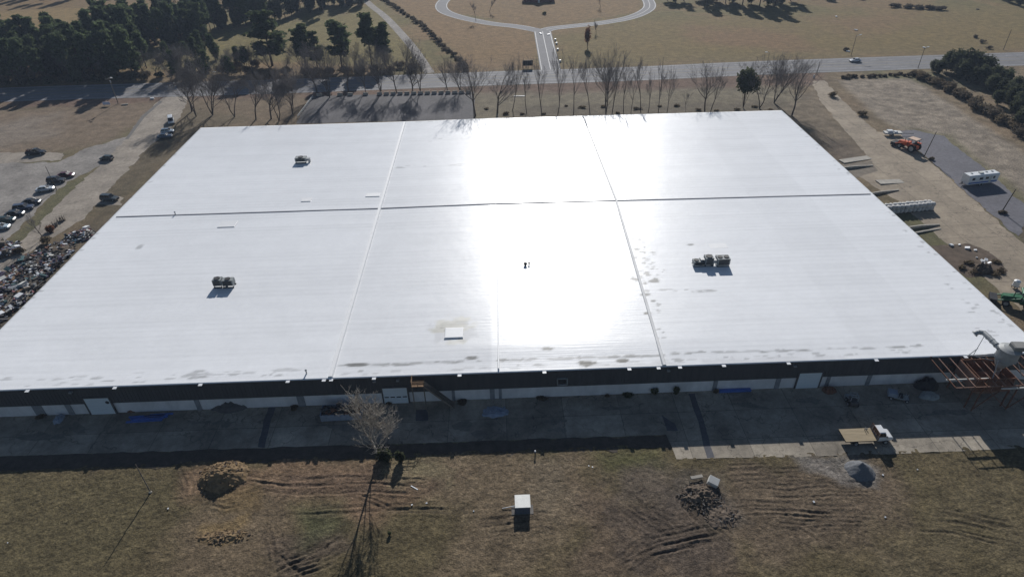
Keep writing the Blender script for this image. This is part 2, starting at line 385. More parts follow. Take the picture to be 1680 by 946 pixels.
zone([(1000, 840), (1130, 830), (1200, 870), (1190, 950), (1040, 940)], (.105, .082, .065), 2, 4, .7, 44, ws=3)
zone([(440, 880), (540, 860), (570, 900), (500, 950), (440, 940)], (.12, .09, .07), 2, 3, .6, 45, ws=3)
zone([(480, 830), (560, 820), (580, 860), (500, 900)], (.09, .095, .045), 2, 2, .7, 40)
zone([(620, 750), (720, 745), (730, 790), (640, 800)], (.20, .17, .10), 2, 3, .6, 41, ws=2)
# wheel ruts pressed into the soil
K0 = np.where((Y > 42) & (Y < 72) & (np.abs(X) < 95))[0]; x0 = X[K0]; y0 = Y[K0]
jit = (vnoise(x0, y0, .4, 71) - .5) * .11 + (fbm(x0, y0, 2.4, 72, 3) - .5) * .16
yedge = np.where(x0 > 24, 65.4, 68.3)
Z[K0] += jit * sstep(42, 44, y0) * sstep(0, 1.2, yedge - y0)
mz = np.zeros(len(K0)); md = np.zeros(len(K0))
def rut(pts, w=.19, dep=.075, dark=.6, px=True):
    P = np.array(W(pts) if px else pts); Q = [P[0]]
    for a, b in zip(P[:-1], P[1:]):
        n = max(2, int(np.hypot(*(b - a)) / .9))
        for k in range(1, n + 1):
            p = a + (b - a) * k / n; p = p + (np.array([vnoise(p[0], p[1], 3, 4), vnoise(p[0], p[1], 3, 5)]) - .5) * .5; Q.append(p)
    Q = np.array(Q); lo = Q.min(0) - 1.5; hi = Q.max(0) + 1.5
    k = np.where((x0 > lo[0]) & (x0 < hi[0]) & (y0 > lo[1]) & (y0 < hi[1]))[0]
    if not len(k): return
    d = ldist(x0[k], y0[k], Q); br = .25 + .75 * sstep(.2, .5, vnoise(x0[k], y0[k], 3.0, int(Q[0][0] * 7) % 40))
    br = br * sstep(.2, 3.5, np.minimum(np.hypot(x0[k] - Q[0][0], y0[k] - Q[0][1]), np.hypot(x0[k] - Q[-1][0], y0[k] - Q[-1][1])))
    c = np.exp(-(d / w) ** 2) * br; e = np.exp(-((d - w * 1.9) / (w * .8)) ** 2) * br
    mz[k] = np.where(c > .1, np.minimum(mz[k], 0), mz[k]) - c * dep * .8 + e * dep * .6
    md[k] = np.maximum(md[k], c * dark)
def bundle(pts, n, spread, seed, **kw):
    q = random.Random(seed)
    for i in range(int(n * 2.6)):
        ox = q.uniform(-spread, spread) * 1.25; oy = q.uniform(-spread, spread); s0 = q.uniform(0, .3); s1 = q.uniform(.7, 1); kw["dep"] = q.uniform(.02, .08) * (1.3 if seed in (3, 4, 6, 7, 8) else 1); kw["dark"] = q.uniform(.2, .55); kw["w"] = q.uniform(.15, .23)
        P = [(x + ox + q.uniform(-6, 6), y + oy + q.uniform(-3, 3)) for x, y in pts]
        n_ = len(P); a = int(s0 * n_); P = P[a:max(a + 2, int(math.ceil(s1 * n_)))]
        rut(P, **kw)
bundle([(395, 790), (480, 800), (560, 795), (700, 800)], 7, 14, 1)
bundle([(470, 840), (520, 838), (600, 835), (690, 830)], 4, 8, 2)
bundle([(445, 850), (450, 905), (480, 930), (530, 915), (560, 880), (575, 840)], 10, 12, 3)
bundle([(440, 946), (470, 920), (530, 900), (580, 870)], 6, 12, 4)
bundle([(430, 850), (437, 900), (440, 950)], 4, 8, 5)
bundle([(1010, 815), (1060, 850), (1100, 885), (1120, 930)], 7, 16, 6)
bundle([(1010, 930), (1060, 900), (1110, 885), (1190, 870)], 9, 16, 7)
bundle([(1040, 830), (1080, 845), (1120, 850)], 6, 14, 8)
bundle([(1200, 905), (1195, 946), (1190, 990)], 4, 20, 9)
bundle([(1230, 805), (1300, 803), (1380, 800), (1440, 798)], 5, 16, 10)
bundle([(1200, 832), (1300, 836), (1440, 843)], 6, 16, 11)
bundle([(1270, 862), (1340, 862), (1440, 860)], 5, 8, 12)
bundle([(1310, 870), (1370, 905)], 8, 22, 13); bundle([(1310, 870), (1340, 905)], 5, 22, 14)
bundle([(120, 800), (150, 770), (190, 755)], 4, 9, 15)
bundle([(330, 815), (370, 825), (420, 820)], 4, 8, 16)
bundle([(340, 890), (380, 870), (400, 855)], 3, 5, 17)
bundle([(560, 800), (640, 830), (760, 835)], 4, 8, 18)
bundle([(780, 870), (830, 860), (880, 850), (930, 860)], 8, 16, 19)
bundle([(1120, 800), (1150, 830), (1180, 860), (1210, 890)], 9, 18, 20)
bundle([(300, 740), (320, 790), (310, 830)], 3, 14, 21)
bundle([(1180, 780), (1250, 775), (1330, 778)], 6, 16, 22)
bundle([(1500, 850), (1580, 860), (1680, 880)], 5, 20, 23)
Z[K0] += mz * sstep(0, 1, yedge - y0); cm = (md * .75)[:, None]; C[K0] = C[K0] * (1 - cm) + np.array((.072, .054, .041)) * cm
bundle([(1180, 870), (1190, 946), (1195, 1000)], 5, 24, 30); bundle([(300, 770), (330, 800), (345, 850)], 5, 16, 31)
bundle([(600, 860), (500, 870), (440, 900)], 5, 10, 32); bundle([(980, 870), (1040, 880), (1100, 870)], 6, 18, 33); bundle([(1230, 790), (1240, 840), (1250, 900)], 5, 18, 34)
bundle([(1260, 870), (1300, 930), (1330, 980)], 5, 26, 35); bundle([(820, 850), (900, 880), (960, 930)], 8, 22, 36); bundle([(640, 790), (560, 850), (500, 900)], 3, 14, 37)
# stubble rows
k = np.where((X > 95) & (Y > 150) & (Y < 262))[0]
C[k] *= (1.08 + .6 * (vnoise(X[k] + Y[k] * .4, Y[k], 1.7, 81) - .5) + .2 * (fbm(X[k] * .5, Y[k], 5, 83) - .5))[:, None]
Z[k] += (vnoise(X[k], Y[k], 1.3, 82) - .5) * .34 * sstep(-1, 3, sdist(X[k], Y[k], W([(1385, 140), (1495, 133), (1560, 175), (1680, 255), (1800, 345), (1800, 400), (1680, 330), (1590, 258), (1540, 215), (1470, 205), (1425, 175)])))
C *= (0.84 + .32 * n3)[:, None]
far = sstep(240, 300, Y)[:, None]; C = C * (1 - far) + C * np.array((1.17, 1.03, .76)) * far
gr = fg * 1.0; C *= (1 - .14 * gr)[:, None]; C *= (1 + gr * (.5 * (vnoise(X, Y, .38, 95) - .5) + .2 * (fbm(X, Y, 1.6, 96, 2) - .5)))[:, None]
nx, ny = len(gx), len(gy)
ii = (np.arange(ny - 1)[:, None] * nx + np.arange(nx - 1)[None]).ravel()
ground = np_mesh('ground', np.stack([X, Y, Z], 1), np.stack([ii, ii + 1, ii + nx + 1, ii + nx], 1), attr_mat('soil_and_grass', .95, .6, ((.35, .5), (2.2, .8), (6, .8)), .9, 4), smooth=True)
add_col(ground, C); ground['kind'] = 'structure'

# ------------------------------------------------------------------ paved sheets
def sheet(name, pts, z, m, jit=.25, step=.8, px=True, seed=0):
    P = np.array(W(pts) if px else pts, float); Q = []
    for i in range(len(P)):
        a = P[i]; b = P[(i + 1) % len(P)]; n = max(1, int(np.hypot(*(b - a)) / step))
        for k in range(n):
            p = a + (b - a) * k / n
            Q.append((p[0] + (vnoise(p[0], p[1], 2.3, seed + 1) - .5) * 2 * jit + (vnoise(p[0], p[1], .8, seed + 3) - .5) * jit, p[1] + (vnoise(p[0], p[1], 2.3, seed + 2) - .5) * 2 * jit + (vnoise(p[0], p[1], .8, seed + 4) - .5) * jit, z))
    mb = MB(); mb.add(Q, [tuple(range(len(Q)))]); o = mb.build(name, m); o['kind'] = 'structure'
    if o.data.polygons[0].normal.z < 0: o.data.flip_normals()
    return o
def ribbon(name, pl, w, z, m, px=True, off=0, join=True):
    P = [Vector(p).to_3d() for p in (W(pl) if px else pl)]; L = []
    for i, p in enumerate(P):
        d = ((P[min(i + 1, len(P) - 1)] - P[max(i - 1, 0)]).normalized()); nrm = Vector((-d.y, d.x, 0)); wi = w[i] if isinstance(w, list) else w
        L.append(((p + nrm * (off + wi / 2)), (p + nrm * (off - wi / 2))))
    mb = MB()
    for a, b in zip(L[:-1], L[1:]):
        mb.add([(a[0].x, a[0].y, z), (a[1].x, a[1].y, z), (b[1].x, b[1].y, z), (b[0].x, b[0].y, z)], [(0, 1, 2, 3)])
    o = mb.build(name, m); o['kind'] = 'structure'
    for p in o.data.polygons:
        if p.normal.z < 0: o.data.flip_normals(); break
    return o
def smooth_pl(pl, n=6):
    P = [Vector((x, y, 0)) for x, y in W(pl)]; P = [2 * P[0] - P[1]] + P + [2 * P[-1] - P[-2]]; out = []
    for i in range(1, len(P) - 2):
        for k in range(n):
            t = k / n; a, b, c, d = P[i - 1:i + 3]
            out.append(.5 * ((2 * b) + (c - a) * t + (2 * a - 5 * b + 4 * c - d) * t * t + (3 * b - a - 3 * c + d) * t ** 3))
    out.append(P[-2]); return [(p.x, p.y) for p in out]
asphalt = paving_mat('asphalt', (.205, .20, .205), None, var=.12, crack=.35, stain=.15, lanes=(.012, .7, 1))
hwy = [(-260, 171), (0, 155.5), (420, 143), (725, 132), (840, 127.5), (1040, 121), (1260, 111), (1680, 96.5), (1950, 88)]
hp = smooth_pl(hwy)
ribbon('highway', hp, 18.5, .03, asphalt, px=False)
for off, w, mm in ((8.2, .22, 'paint_white'), (-8.2, .22, 'paint_white'), (2.0, .2, 'paint_yellow'), (-2.0, .2, 'paint_yellow')):
    ribbon('road_marking', hp, w, .036, M[mm], px=False, off=off)
lane = MB()
for i in range(len(hp) - 1):
    a = Vector(hp[i]); b = Vector(hp[i + 1]); L = (b - a).length; d = (b - a) / L; n_ = Vector((-d.y, d.x))
    s = 0
    while s + 3 < L:
        for off in (5.1, -5.1):
            p = a + d * s + n_ * off; q = a + d * (s + 3) + n_ * off
            lane.add([(p.x - n_.x * .09, p.y - n_.y * .09, .036), (q.x - n_.x * .09, q.y - n_.y * .09, .036), (q.x + n_.x * .09, q.y + n_.y * .09, .036), (p.x + n_.x * .09, p.y + n_.y * .09, .036)], [(0, 1, 2, 3)])
        s += 12
lm = lane.build('lane_dashes', M['paint_white']); lm['kind'] = 'structure'
# loop road with its painted lines
loop_a = paving_mat('loop_asphalt', (.20, .195, .20), None, var=.1, crack=.2, stain=.1)
stem = smooth_pl([(905, 122), (902, 108), (897, 85), (892, 62), (890, 52)])
loopR = smooth_pl([(890, 52), (905, 47), (940, 43), (985, 38), (1030, 30), (1058, 19), (1066, 8), (1055, -6), (1020, -18), (950, -26)])
loopL = smooth_pl([(950, -26), (820, -24), (755, -14), (728, 2), (726, 16), (750, 27), (800, 38), (850, 44), (890, 52)])
ribbon('loop_road', stem, 8.6, .02, loop_a, px=False); ribbon('loop_road', loopR, 7.2, .014, loop_a, px=False); ribbon('loop_road', loopL, 7.2, .017, loop_a, px=False)
for off in (3.7, 0, -3.7): ribbon('road_marking', stem[2:], .3, .026, M['paint_white'], px=False, off=off)
for off in (3.1, 0, -3.1):
    ribbon('road_marking', loopR[3:], .3, .0235, M['paint_white'], px=False, off=off)
    if off: ribbon('road_marking', loopL[:-3], .3, .0235, M['paint_white'], px=False, off=off)
ribbon('gravel_track', smooth_pl([(560, -40), (603, 4), (630, 26), (655, 52), (680, 82), (705, 120)]), 4.2, .016, paving_mat('track_gravel', (.25, .225, .20), None, crack=0, var=.25, stain=.3), px=False)
# left drive and parking lot
drive_m = paving_mat('drive_surface', (.33, .285, .235), None, var=.22, crack=.35, stain=.35)
lot_m = paving_mat('lot_gravel', (.285, .26, .235), None, var=.25, crack=.25, stain=.4)
sheet('parking_lot', [(-80, 300), (0, 268), (95, 266), (140, 244), (205, 226), (225, 232), (215, 262), (170, 270), (110, 298), (60, 345), (10, 395), (-80, 460)], .012, lot_m, .8)
sheet('parking_lot_spur', [(-60, 268), (0, 250), (50, 250), (105, 251), (100, 263), (0, 268.5), (-60, 285)], .0085, drive_m, .5)
sheet('driveway', [(268, 160), (308, 158), (298, 190), (262, 228), (232, 252), (205, 285), (165, 325), (135, 360), (75, 395), (0, 455), (-90, 540), (-160, 560), (-60, 455), (40, 390), (75, 355), (120, 310), (162, 275), (205, 230), (232, 193)], .02, drive_m, .6)
sheet('car_bay', [(145, 320), (160, 318), (202, 324), (196, 338), (160, 335), (125, 347)], .024, drive_m, .5)
sheet('curb_strip', [(205, 229), (232, 191), (262, 166), (266, 167), (237, 193), (211, 228)], .03, M['concrete_dark'], .05)
# right lot
rlot = paving_mat('right_lot_concrete', (.335, .275, .205), (9, 6), .07, .16, .5, stain=.3, tone=.05)
sheet('side_lot', [(1332, 133), (1352, 132), (1392, 175), (1440, 217), (1478, 214), (1500, 245), (1535, 272), (1592, 322), (1640, 366), (1690, 408), (1990, 640), (1900, 700), (1745, 572), (1600, 442), (1480, 335), (1385, 275), (1428, 262), (1390, 218), (1345, 165)], .016, rlot, .4)
sheet('gravel_lot', [(1474, 216), (1500, 214), (1548, 224), (1604, 268), (1690, 345), (1672, 388), (1640, 362), (1592, 320), (1535, 270), (1500, 243)], .022, paving_mat('dark_gravel', (.155, .15, .165), None, var=.22, crack=0, stain=.2), .6)
sheet('dirt_island', [(1525, 405), (1590, 400), (1622, 412), (1655, 448), (1640, 456), (1585, 452), (1550, 430)], .022, mat('island_soil', (.115, .085, .062), .95, .4, .6, bump=.6, bscale=3), .8)
sheet('dock_pit', [(1370, 272), (1428, 264), (1442, 280), (1400, 292)], .022, mat('dock_dark', (.19, .16, .125), .9, .3, .6), .4)  # flat sheet, browner and darker than the side lot around it
# front apron in slabs
apron_m = paving_mat('apron_concrete', (.315, .275, .22), (9.5, 6.2), .06, .2, .5, stain=.6, tone=.2)
sheet('apron', [(-260, 694), (0, 683), (840, 651.5), (1440, 630.5), (1760, 618), (1840, 690), (1760, 729), (1620, 737), (1540, 741), (1440, 745), (1110, 753), (1092, 712), (840, 721), (420, 735), (0, 748), (-330, 760)], .026, apron_m, .15)
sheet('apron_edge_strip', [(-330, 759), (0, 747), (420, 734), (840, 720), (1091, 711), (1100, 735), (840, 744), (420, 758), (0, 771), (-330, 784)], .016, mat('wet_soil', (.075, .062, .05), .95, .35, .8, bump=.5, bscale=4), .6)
patch_m = paving_mat('asphalt_patch', (.10, .10, .11), None, var=.2, crack=.3)
sheet('asphalt_patch', [(1129, 645), (1139, 645), (1154, 690), (1171, 750), (1159, 751), (1145, 692)], .031, patch_m, .12)
sheet('asphalt_patch', [(440, 667), (452, 667), (442, 700), (434, 733), (423, 733), (430, 700)], .031, patch_m, .15)
sheet('asphalt_patch', [(685, 672), (700, 672), (702, 690), (682, 690)], .031, patch_m, .2)
sheet('asphalt_patch', [(1086, 680), (1108, 694), (1113, 706), (1095, 706)], .031, patch_m, .2)
q = random.Random(5)
patch_m = paving_mat('worn_dark', (.20, .18, .15), None, var=.25, crack=.3)
for px_, py_, w_, h_ in [(60, 715, 90, 14), (330, 690, 60, 10), (130, 700, 60, 16), (560, 700, 70, 9), (760, 700, 45, 20), (790, 712, 30, 18), (905, 690, 60, 12), (920, 705, 40, 10), (1010, 668, 50, 10), (1230, 668, 60, 8), (1330, 660, 50, 10), (1560, 680, 80, 12), (370, 695, 35, 14)]:
    pts = [(px_ + w_ / 2 * math.cos(a) * q.uniform(.4, 1.25), py_ + h_ / 2 * math.sin(a) * q.uniform(.4, 1.25)) for a in np.linspace(0, 2 * math.pi, 17)[:-1]]
    sheet('worn_patch', pts, .0355, patch_m, .6)
# back parking pad
pad_m = paving_mat('pad_gravel', (.10, .094, .098), (3, 60), .04, .2, 0, stain=.3)
sheet('parking_pad', [(508, 158), (778, 151), (779, 196), (486, 203)], .018, pad_m, .2)

# ------------------------------------------------------------------ warehouse
X0, X1, Y0, Y1, HR = -92.4, 90.6, 79.1, 196.1, 6.25
HB = 2.4
wh = thing('warehouse', 'huge low warehouse with a glaring white flat roof and dark upper walls', 'warehouse', (0, Y0, 0))
def wy(y): return y - Y0
def front_x(px, py, z): return G(px, py, z).x
mb = MB()
mb.box(((X0 + X1) / 2, (Y1 - Y0) / 2, HB / 2), (X1 - X0, Y1 - Y0, HB)); mb.build('block_wall', M['wall_block'], wh)
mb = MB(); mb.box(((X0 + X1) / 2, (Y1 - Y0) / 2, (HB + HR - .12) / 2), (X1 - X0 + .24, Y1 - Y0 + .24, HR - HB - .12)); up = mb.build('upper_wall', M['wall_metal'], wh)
mb = MB()
xx = X0 + .3
while xx < X1: mb.box((xx, -.14, (HB + HR) / 2), (.06, .05, HR - HB - .2)); xx += .61
mb.build('wall_ribs', M['wall_metal'], wh)
# roof membrane
rx = lines([(X0 - .3, X1 + .3, .42)]); ry = lines([(Y0 - .3, Y0 + 40, .29), (Y0 + 40, Y1 + .3, .45)])
RX, RY = np.meshgrid(rx, ry); ax = RX.ravel(); ay = RY.ravel()
az = np.full(len(ax), HR)
jl = lambda px, py: G(px, py, HR)
XS = -2.2                                            # panel lap line seen under the glare
az += .26 * np.clip(1 - np.where(ax < XS, XS - ax, (ax - XS) * .3) / 27, 0, 1) * sstep(X0, X0 + 2, ax) * sstep(Y0 - .3, Y0 + 7, ay)
az += (fbm(ax, ay, 12, 91, 3) - .5) * .05 * sstep(Y0, Y0 + 3, ay)
rc = np.ones((len(ax), 3)) * np.array((.885, .89, .90))
lapk = vnoise(ay * 40, ay * 0, 1, 3)
band = np.sin(ay * 2 * math.pi / 1.45)
rc *= (1 - .065 * sstep(.6, 1, band) * sstep(.25, .55, fbm(ax * .12, ay * 3, 9, 55, 2)))[:, None]
rc *= (.94 + .1 * fbm(ax, ay, 25, 92) + .05 * vnoise(ax * .08, ay, 1.3, 93) - .02)[:, None]
rc *= (1 - .05 * (ax < XS) * (ax > -29) - .02 * (ax < -29))[:, None]
rc *= (1 - .025 * (ax > 61) * (ax < 75) + .015 * (ax > 75))[:, None]
stn = np.zeros(len(ax))
def stain(px, py, l, w, a=.7, dx=0):
    p = G(px, py, HR); k = np.where((np.abs(ax - p.x) < l * 1.6 + 1) & (np.abs(ay - p.y) < w * 2.5 + 1.2))[0]
    u = (ax[k] - p.x) / l; v = (ay[k] - p.y - dx * (ax[k] - p.x)) / w
    d = np.sqrt(u * u + v * v) + (fbm(ax[k], ay[k], 1.6, int(px) % 50, 3) - .5) * 1.3
    stn[k] = np.maximum(stn[k], min(.95, a * 1.35) * sstep(1.0, .6, d))
q = random.Random(11)
def stain_row(pts, n, lmax, wmax, amax, jx=8, jy=1.5, seed=0):
    q = random.Random(seed)
    for i in range(int(n * 1.5)):
        t = q.random() * (len(pts) - 1); j = int(t); f = t - j; a, b = pts[j], pts[j + 1]
        stain(a[0] + (b[0] - a[0]) * f + q.uniform(-jx, jx), a[1] + (b[1] - a[1]) * f + q.uniform(-jy, jy), q.uniform(.4, lmax * .8), q.uniform(.2, wmax * .8), q.uniform(.15, amax), dx=0)
stain_row([(560, 600), (840, 591), (1090, 583)], 46, 2.6, .5, .5, 6, 1.2, 1)
stain_row([(1100, 581), (1520, 567)], 26, 2.2, .45, .45, 6, 1.5, 2)
stain_row([(0, 622), (540, 606)], 22, 2.2, .4, .3, 6, 4, 3)
stain_row([(20, 632), (900, 600), (1500, 575)], 40, 1.4, .4, .35, 8, 3, 4)
stain_row([(1045, 395), (1062, 470), (1082, 560)], 26, .8, .7, .6, 10, 5, 5)
stain_row([(1050, 380), (1090, 465)], 8, .7, .6, .5, 8, 5, 6)
stain_row([(1080, 477), (1180, 478)], 9, 2.2, .4, .4, 6, 2, 7)
stain_row([(640, 275), (760, 272)], 7, 2.2, .35, .35, 10, 3, 8)
stain_row([(700, 232), (800, 222)], 7, 1.2, .4, .35, 8, 3, 9)
stain_row([(665, 201), (950, 193)], 24, 2.5, .4, .4, 8, 1, 10)
stain_row([(985, 345), (1000, 362)], 5, 1, .35, .4, 6, 2, 12)
stain_row([(30, 510), (150, 390), (300, 240)], 24, .6, .8, .45, 4, 4, 13)
stain_row([(1300, 200), (1480, 370), (1660, 535)], 22, .7, .6, .4, 5, 4, 14)
stain_row([(1520, 395), (1640, 560)], 12, 1.2, .4, .3, 20, 14, 15)
stain_row([(730, 540), (760, 548)], 9, .7, .5, .5, 8, 3, 16)
for a in [(962, 596, 2.2, .8, .8), (1023, 591, 1.2, .6, .7), (900, 573, 1.4, .6, .6), (775, 588, 1.6, .5, .6), (1072, 462, 1.4, 1.1, .6), (1060, 484, 1.2, .5, .6), (1040, 459, .9, .7, .6), (228, 405, .8, 1.2, .3), (590, 598, 2.2, .5, .6), (1062, 515, .9, .5, .7), (1132, 402, 1, .5, .55), (862, 434, 1, .7, .25)]: stain(*a)
for a in [(1040, 600, 10, 1.2, .12), (745, 545, 4.5, 3.5, .14), (1250, 592, 14, 1, .10)]: stain(*a)
yel = np.zeros(len(ax)); old = stn.copy(); stn[:] = 0
stain(744, 536, 4.2, 3.0, .7); stain(745, 562, 2.6, .9, .6); yel = stn.copy(); stn = old
rc = rc * (1 - yel[:, None] * .2 * np.array((.35, .5, 1.0)))
rc = rc * (1 - stn[:, None]) + np.array((.11, .105, .09)) * stn[:, None]
def roof_mat():
    m = attr_mat('roof_membrane', .4, .05, ((.2, .6), (1.5, .6)), 0, spec=.25)
    n = m.node_tree.nodes; l = m.node_tree.links; b = n['Principled BSDF']
    tc = n.new('ShaderNodeTexCoord'); mp = n.new('ShaderNodeMapping'); mp.inputs['Scale'].default_value = (.07, 3.0, 1); l.new(tc.outputs['Object'], mp.inputs[0])
    nz = n.new('ShaderNodeTexNoise'); nz.inputs['Scale'].default_value = 1; nz.inputs['Detail'].default_value = 4; nz.inputs['Roughness'].default_value = .6; l.new(mp.outputs[0], nz.inputs['Vector'])
    n2_ = n.new('ShaderNodeTexNoise'); n2_.inputs['Scale'].default_value = .5; n2_.inputs['Detail'].default_value = 3; l.new(tc.outputs['Object'], n2_.inputs['Vector'])
    ad = n.new('ShaderNodeMath'); ad.operation = 'MULTIPLY_ADD'; ad.inputs[1].default_value = .8; l.new(n2_.outputs[0], ad.inputs[0]); l.new(nz.outputs[0], ad.inputs[2])
    bp = n.new('ShaderNodeBump'); bp.inputs['Strength'].default_value = .25; bp.inputs['Distance'].default_value = .09; l.new(ad.outputs[0], bp.inputs['Height']); l.new(bp.outputs[0], b.inputs['Normal'])
    at = n.new('ShaderNodeAttribute'); at.attribute_name = 'Rough'; l.new(at.outputs['Fac'], b.inputs['Roughness'])
    return m
nx_, ny_ = len(rx), len(ry); i2 = (np.arange(ny_ - 1)[:, None] * nx_ + np.arange(nx_ - 1)[None]).ravel()
# membrane sheet with folded-down edge
V = np.stack([ax, ay - Y0, az], 1)
per = np.concatenate([np.arange(nx_), np.arange(1, ny_) * nx_ + nx_ - 1, np.arange(nx_ - 2, -1, -1) + (ny_ - 1) * nx_, np.arange(ny_ - 2, 0, -1) * nx_])
low = V[per].copy(); low[:, 2] = HR - .1; nb = len(V); m_ = len(per); kk = np.arange(m_)
F = np.concatenate([np.stack([i2, i2 + 1, i2 + nx_ + 1, i2 + nx_], 1), np.stack([per, nb + kk, nb + (kk + 1) % m_, np.roll(per, -1)], 1)])
RM = roof_mat()
roof = np_mesh('roof', np.concatenate([V, low]), F, RM, wh)
rc = np.concatenate([rc, rc[per] * .95]); add_col(roof, rc)
at = roof.data.attributes.new('Rough', 'FLOAT', 'POINT')
rg = np.where(ax < XS, .29, .335); rg = np.concatenate([rg, np.full(m_, .5)])
at.data.foreach_set('value', rg.astype(np.float32))
def seam(name, pts, w, h, m):
    P = [G(x, y, HR) for x, y in pts]; mb = MB()
    for a, b in zip(P[:-1], P[1:]):
        d = (b - a).normalized(); n_ = Vector((-d.y, d.x, 0)) * w / 2; zz = lambda p: HR + .26 * max(0, 1 - (XS - p.x if p.x < XS else (p.x - XS) * .3) / 27)
        N = max(1, int((b - a).length / 6))
        for k in range(N):
            p = a + (b - a) * k / N; r_ = a + (b - a) * (k + 1) / N
            S = [[(s.x - n_.x, s.y - n_.y - Y0, zz(s) - .1), (s.x - n_.x * .6, s.y - n_.y * .6 - Y0, zz(s) + h), (s.x + n_.x * .6, s.y + n_.y * .6 - Y0, zz(s) + h), (s.x + n_.x, s.y + n_.y - Y0, zz(s) - .1)] for s in (p, r_)]
            mb.loft(S)
    return mb.build(name, m, wh)
mk('roof_joint_white', (.82, .82, .82), .5, .05, 1); mk('roof_joint_pale', (.62, .62, .62), .6, .15, .4); mk('roof_joint_grey', (.30, .30, .32), .9, .15, .5)
seam('expansion_joint', [(664, 201), (603, 410), (542, 619)], .95, .3, M['roof_joint_white'])
seam('expansion_joint', [(957, 192.5), (1010, 327), (1090, 600)], .7, .14, M['roof_joint_pale'])
seam('expansion_joint', [(191, 356), (800, 336.5), (1428, 318.5)], .5, .12, M['roof_joint_grey'])
seam('lap_seam', [(812, 197), (813, 330), (816, 420), (818, 606)], .3, .09, M['roof_joint_white'])
# parapet trim, drain boxes along the front eave
for a, b in (((X0 - .34, -.34), (X1 + .34, -.34)), ((X0 - .34, wy(Y1) + .34), (X1 + .34, wy(Y1) + .34)), ((X0 - .34, -.3), (X0 - .34, wy(Y1) + .3)), ((X1 + .34, -.3), (X1 + .34, wy(Y1) + .3))):
    mb = MB(); mb.bar((a[0], a[1], HR - .17), (b[0], b[1], HR - .17), .1, .13); mb.build('gutter', M['wall_metal'], wh)
for px_, py_ in [(47, 638), (190, 633), (330, 628), (473, 623), (532, 621), (544, 620.5), (614, 618), (754, 613), (893, 608.5), (1032, 603), (1080, 601.5), (1115, 600.5), (1187, 598), (1293, 594), (1437, 589), (1583, 583.5)]:
    x = front_x(px_, py_, HR); mb = MB(); mb.box((x, -.62, HR - .02), (.62, .5, .07)); mb.box((x, -.48, HR - .2), (.3, .22, .3)); mb.build('drain_box', M['white_metal'], wh)
for px_, py_ in [(116, 643), (614, 626), (652, 626), (1097, 608), (1305, 601)]:
    p = G(px_, py_, HR - .9); mb = MB(); mb.box((p.x, -.35, HR - .9), (.5, .4, .22)); mb.box((p.x, -.2, HR - .85), (.12, .3, .1)); mb.build('wall_lamp', M['galv'], wh)
# doors
def roll_door(pxl, pxr, py, h, name='roll_up_door', lites=False, extra=None):
    a = front_x(pxl, py, 0); b = front_x(pxr, py, 0); w = b - a; c = (a + b) / 2
    fr = MB(); fr.box((a - .12, -.2, h / 2), (.24, .22, h)); fr.box((b + .12, -.2, h / 2), (.24, .22, h)); fr.box((c, -.2, h + .12), (w + .48, .22, .24))
    mb = MB(); n = 14
    for k in range(n): mb.box((c, -.19, (k + .5) * h / n), (w, .10, h / n - .03))
    mb.box((c, -.165, h / 2), (w, .09, h))
    d = mb.build(name, M['door_white'], wh); fr.build('frame', M['trim_dark'], d)
    if lites:
        for k in range(4):
            g = MB(); g.box((a + w * (k + .5) / 4, -.25, h * .42), (w / 4 * .72, .04, .22)); g.build('pane', M['glass'], d)
    if extra:
        g = MB(); g.tube((b - .5, -.26, h * .72), (b - .5, -.2, h * .72), .33, n=14); g.build('vent', M['dark_metal'], d)
    return d
roll_door(152, 191, 678, 3.75, extra=True); roll_door(632, 671, 659, 3.6, lites=True); roll_door(1303, 1340, 634.5, 3.55)
# louvred fan opening, steel stains and piers on the block band
p = G(923, 629, 3.6); mb = MB()
for s in (-1, 1): mb.box((p.x + s * .82, -.24, 3.6), (.16, .2, 1.5)); mb.box((p.x, -.24, 3.6 + s * .72), (1.8, .2, .16))
lv = mb.build('fan_louver', M['grey_paint'], wh); mb = MB(); mb.tube((p.x, -.2, 3.6), (p.x, -.16, 3.6), .62, n=18); mb.build('fan', M['dark_metal'], lv)
for px_, py_, w in [(122, 676, .9), (331, 667, .8), (498, 661, 1.2), (808, 650, .8), (821, 650, .5), (1271, 633, .8), (1353, 631, .6), (1419, 628, .7), (745, 655, .5), (72, 678, 1.6), (1170, 638, .7), (588, 660, .6)]:
    x = front_x(px_, py_, 0); mb = MB(); mb.box((x, -.06, HB / 2), (w, .14, HB - .02)); mb.build('pier', M['stain_strip'], wh)
for px_, py_ in [(745, 548)]:
    p = G(px_, py_, HR); mb = MB(); mb.box((p.x, wy(p.y), HR + .22), (3.2, 2.8, .3)); mb.box((p.x, wy(p.y), HR + .38), (3.4, 3.0, .08), tx=.9, ty=.9); mb.build('roof_hatch', M['roof_joint_white'], wh, bevel=.04)
for px_, py_, w, l in [(612, 320, 3.6, 2.0), (503, 328, 2.4, 2.0), (374, 368, 4, 3), (1178, 404, 4, 2.2)]:
    p = G(px_, py_, HR); mb = MB(); mb.box((p.x, wy(p.y), HR + .08), (w, l, .1), tx=.96, ty=.94); mb.build('roof_hatch', M['roof_joint_white'], wh, bevel=.03)
# back edge pipes and clips
mb = MB(); mb.bar((-88, wy(Y1) + .8, HR - .3), (20, wy(Y1) + .8, HR - .3), .25); mb.build('rear_pipe', M['dark_metal'], wh)

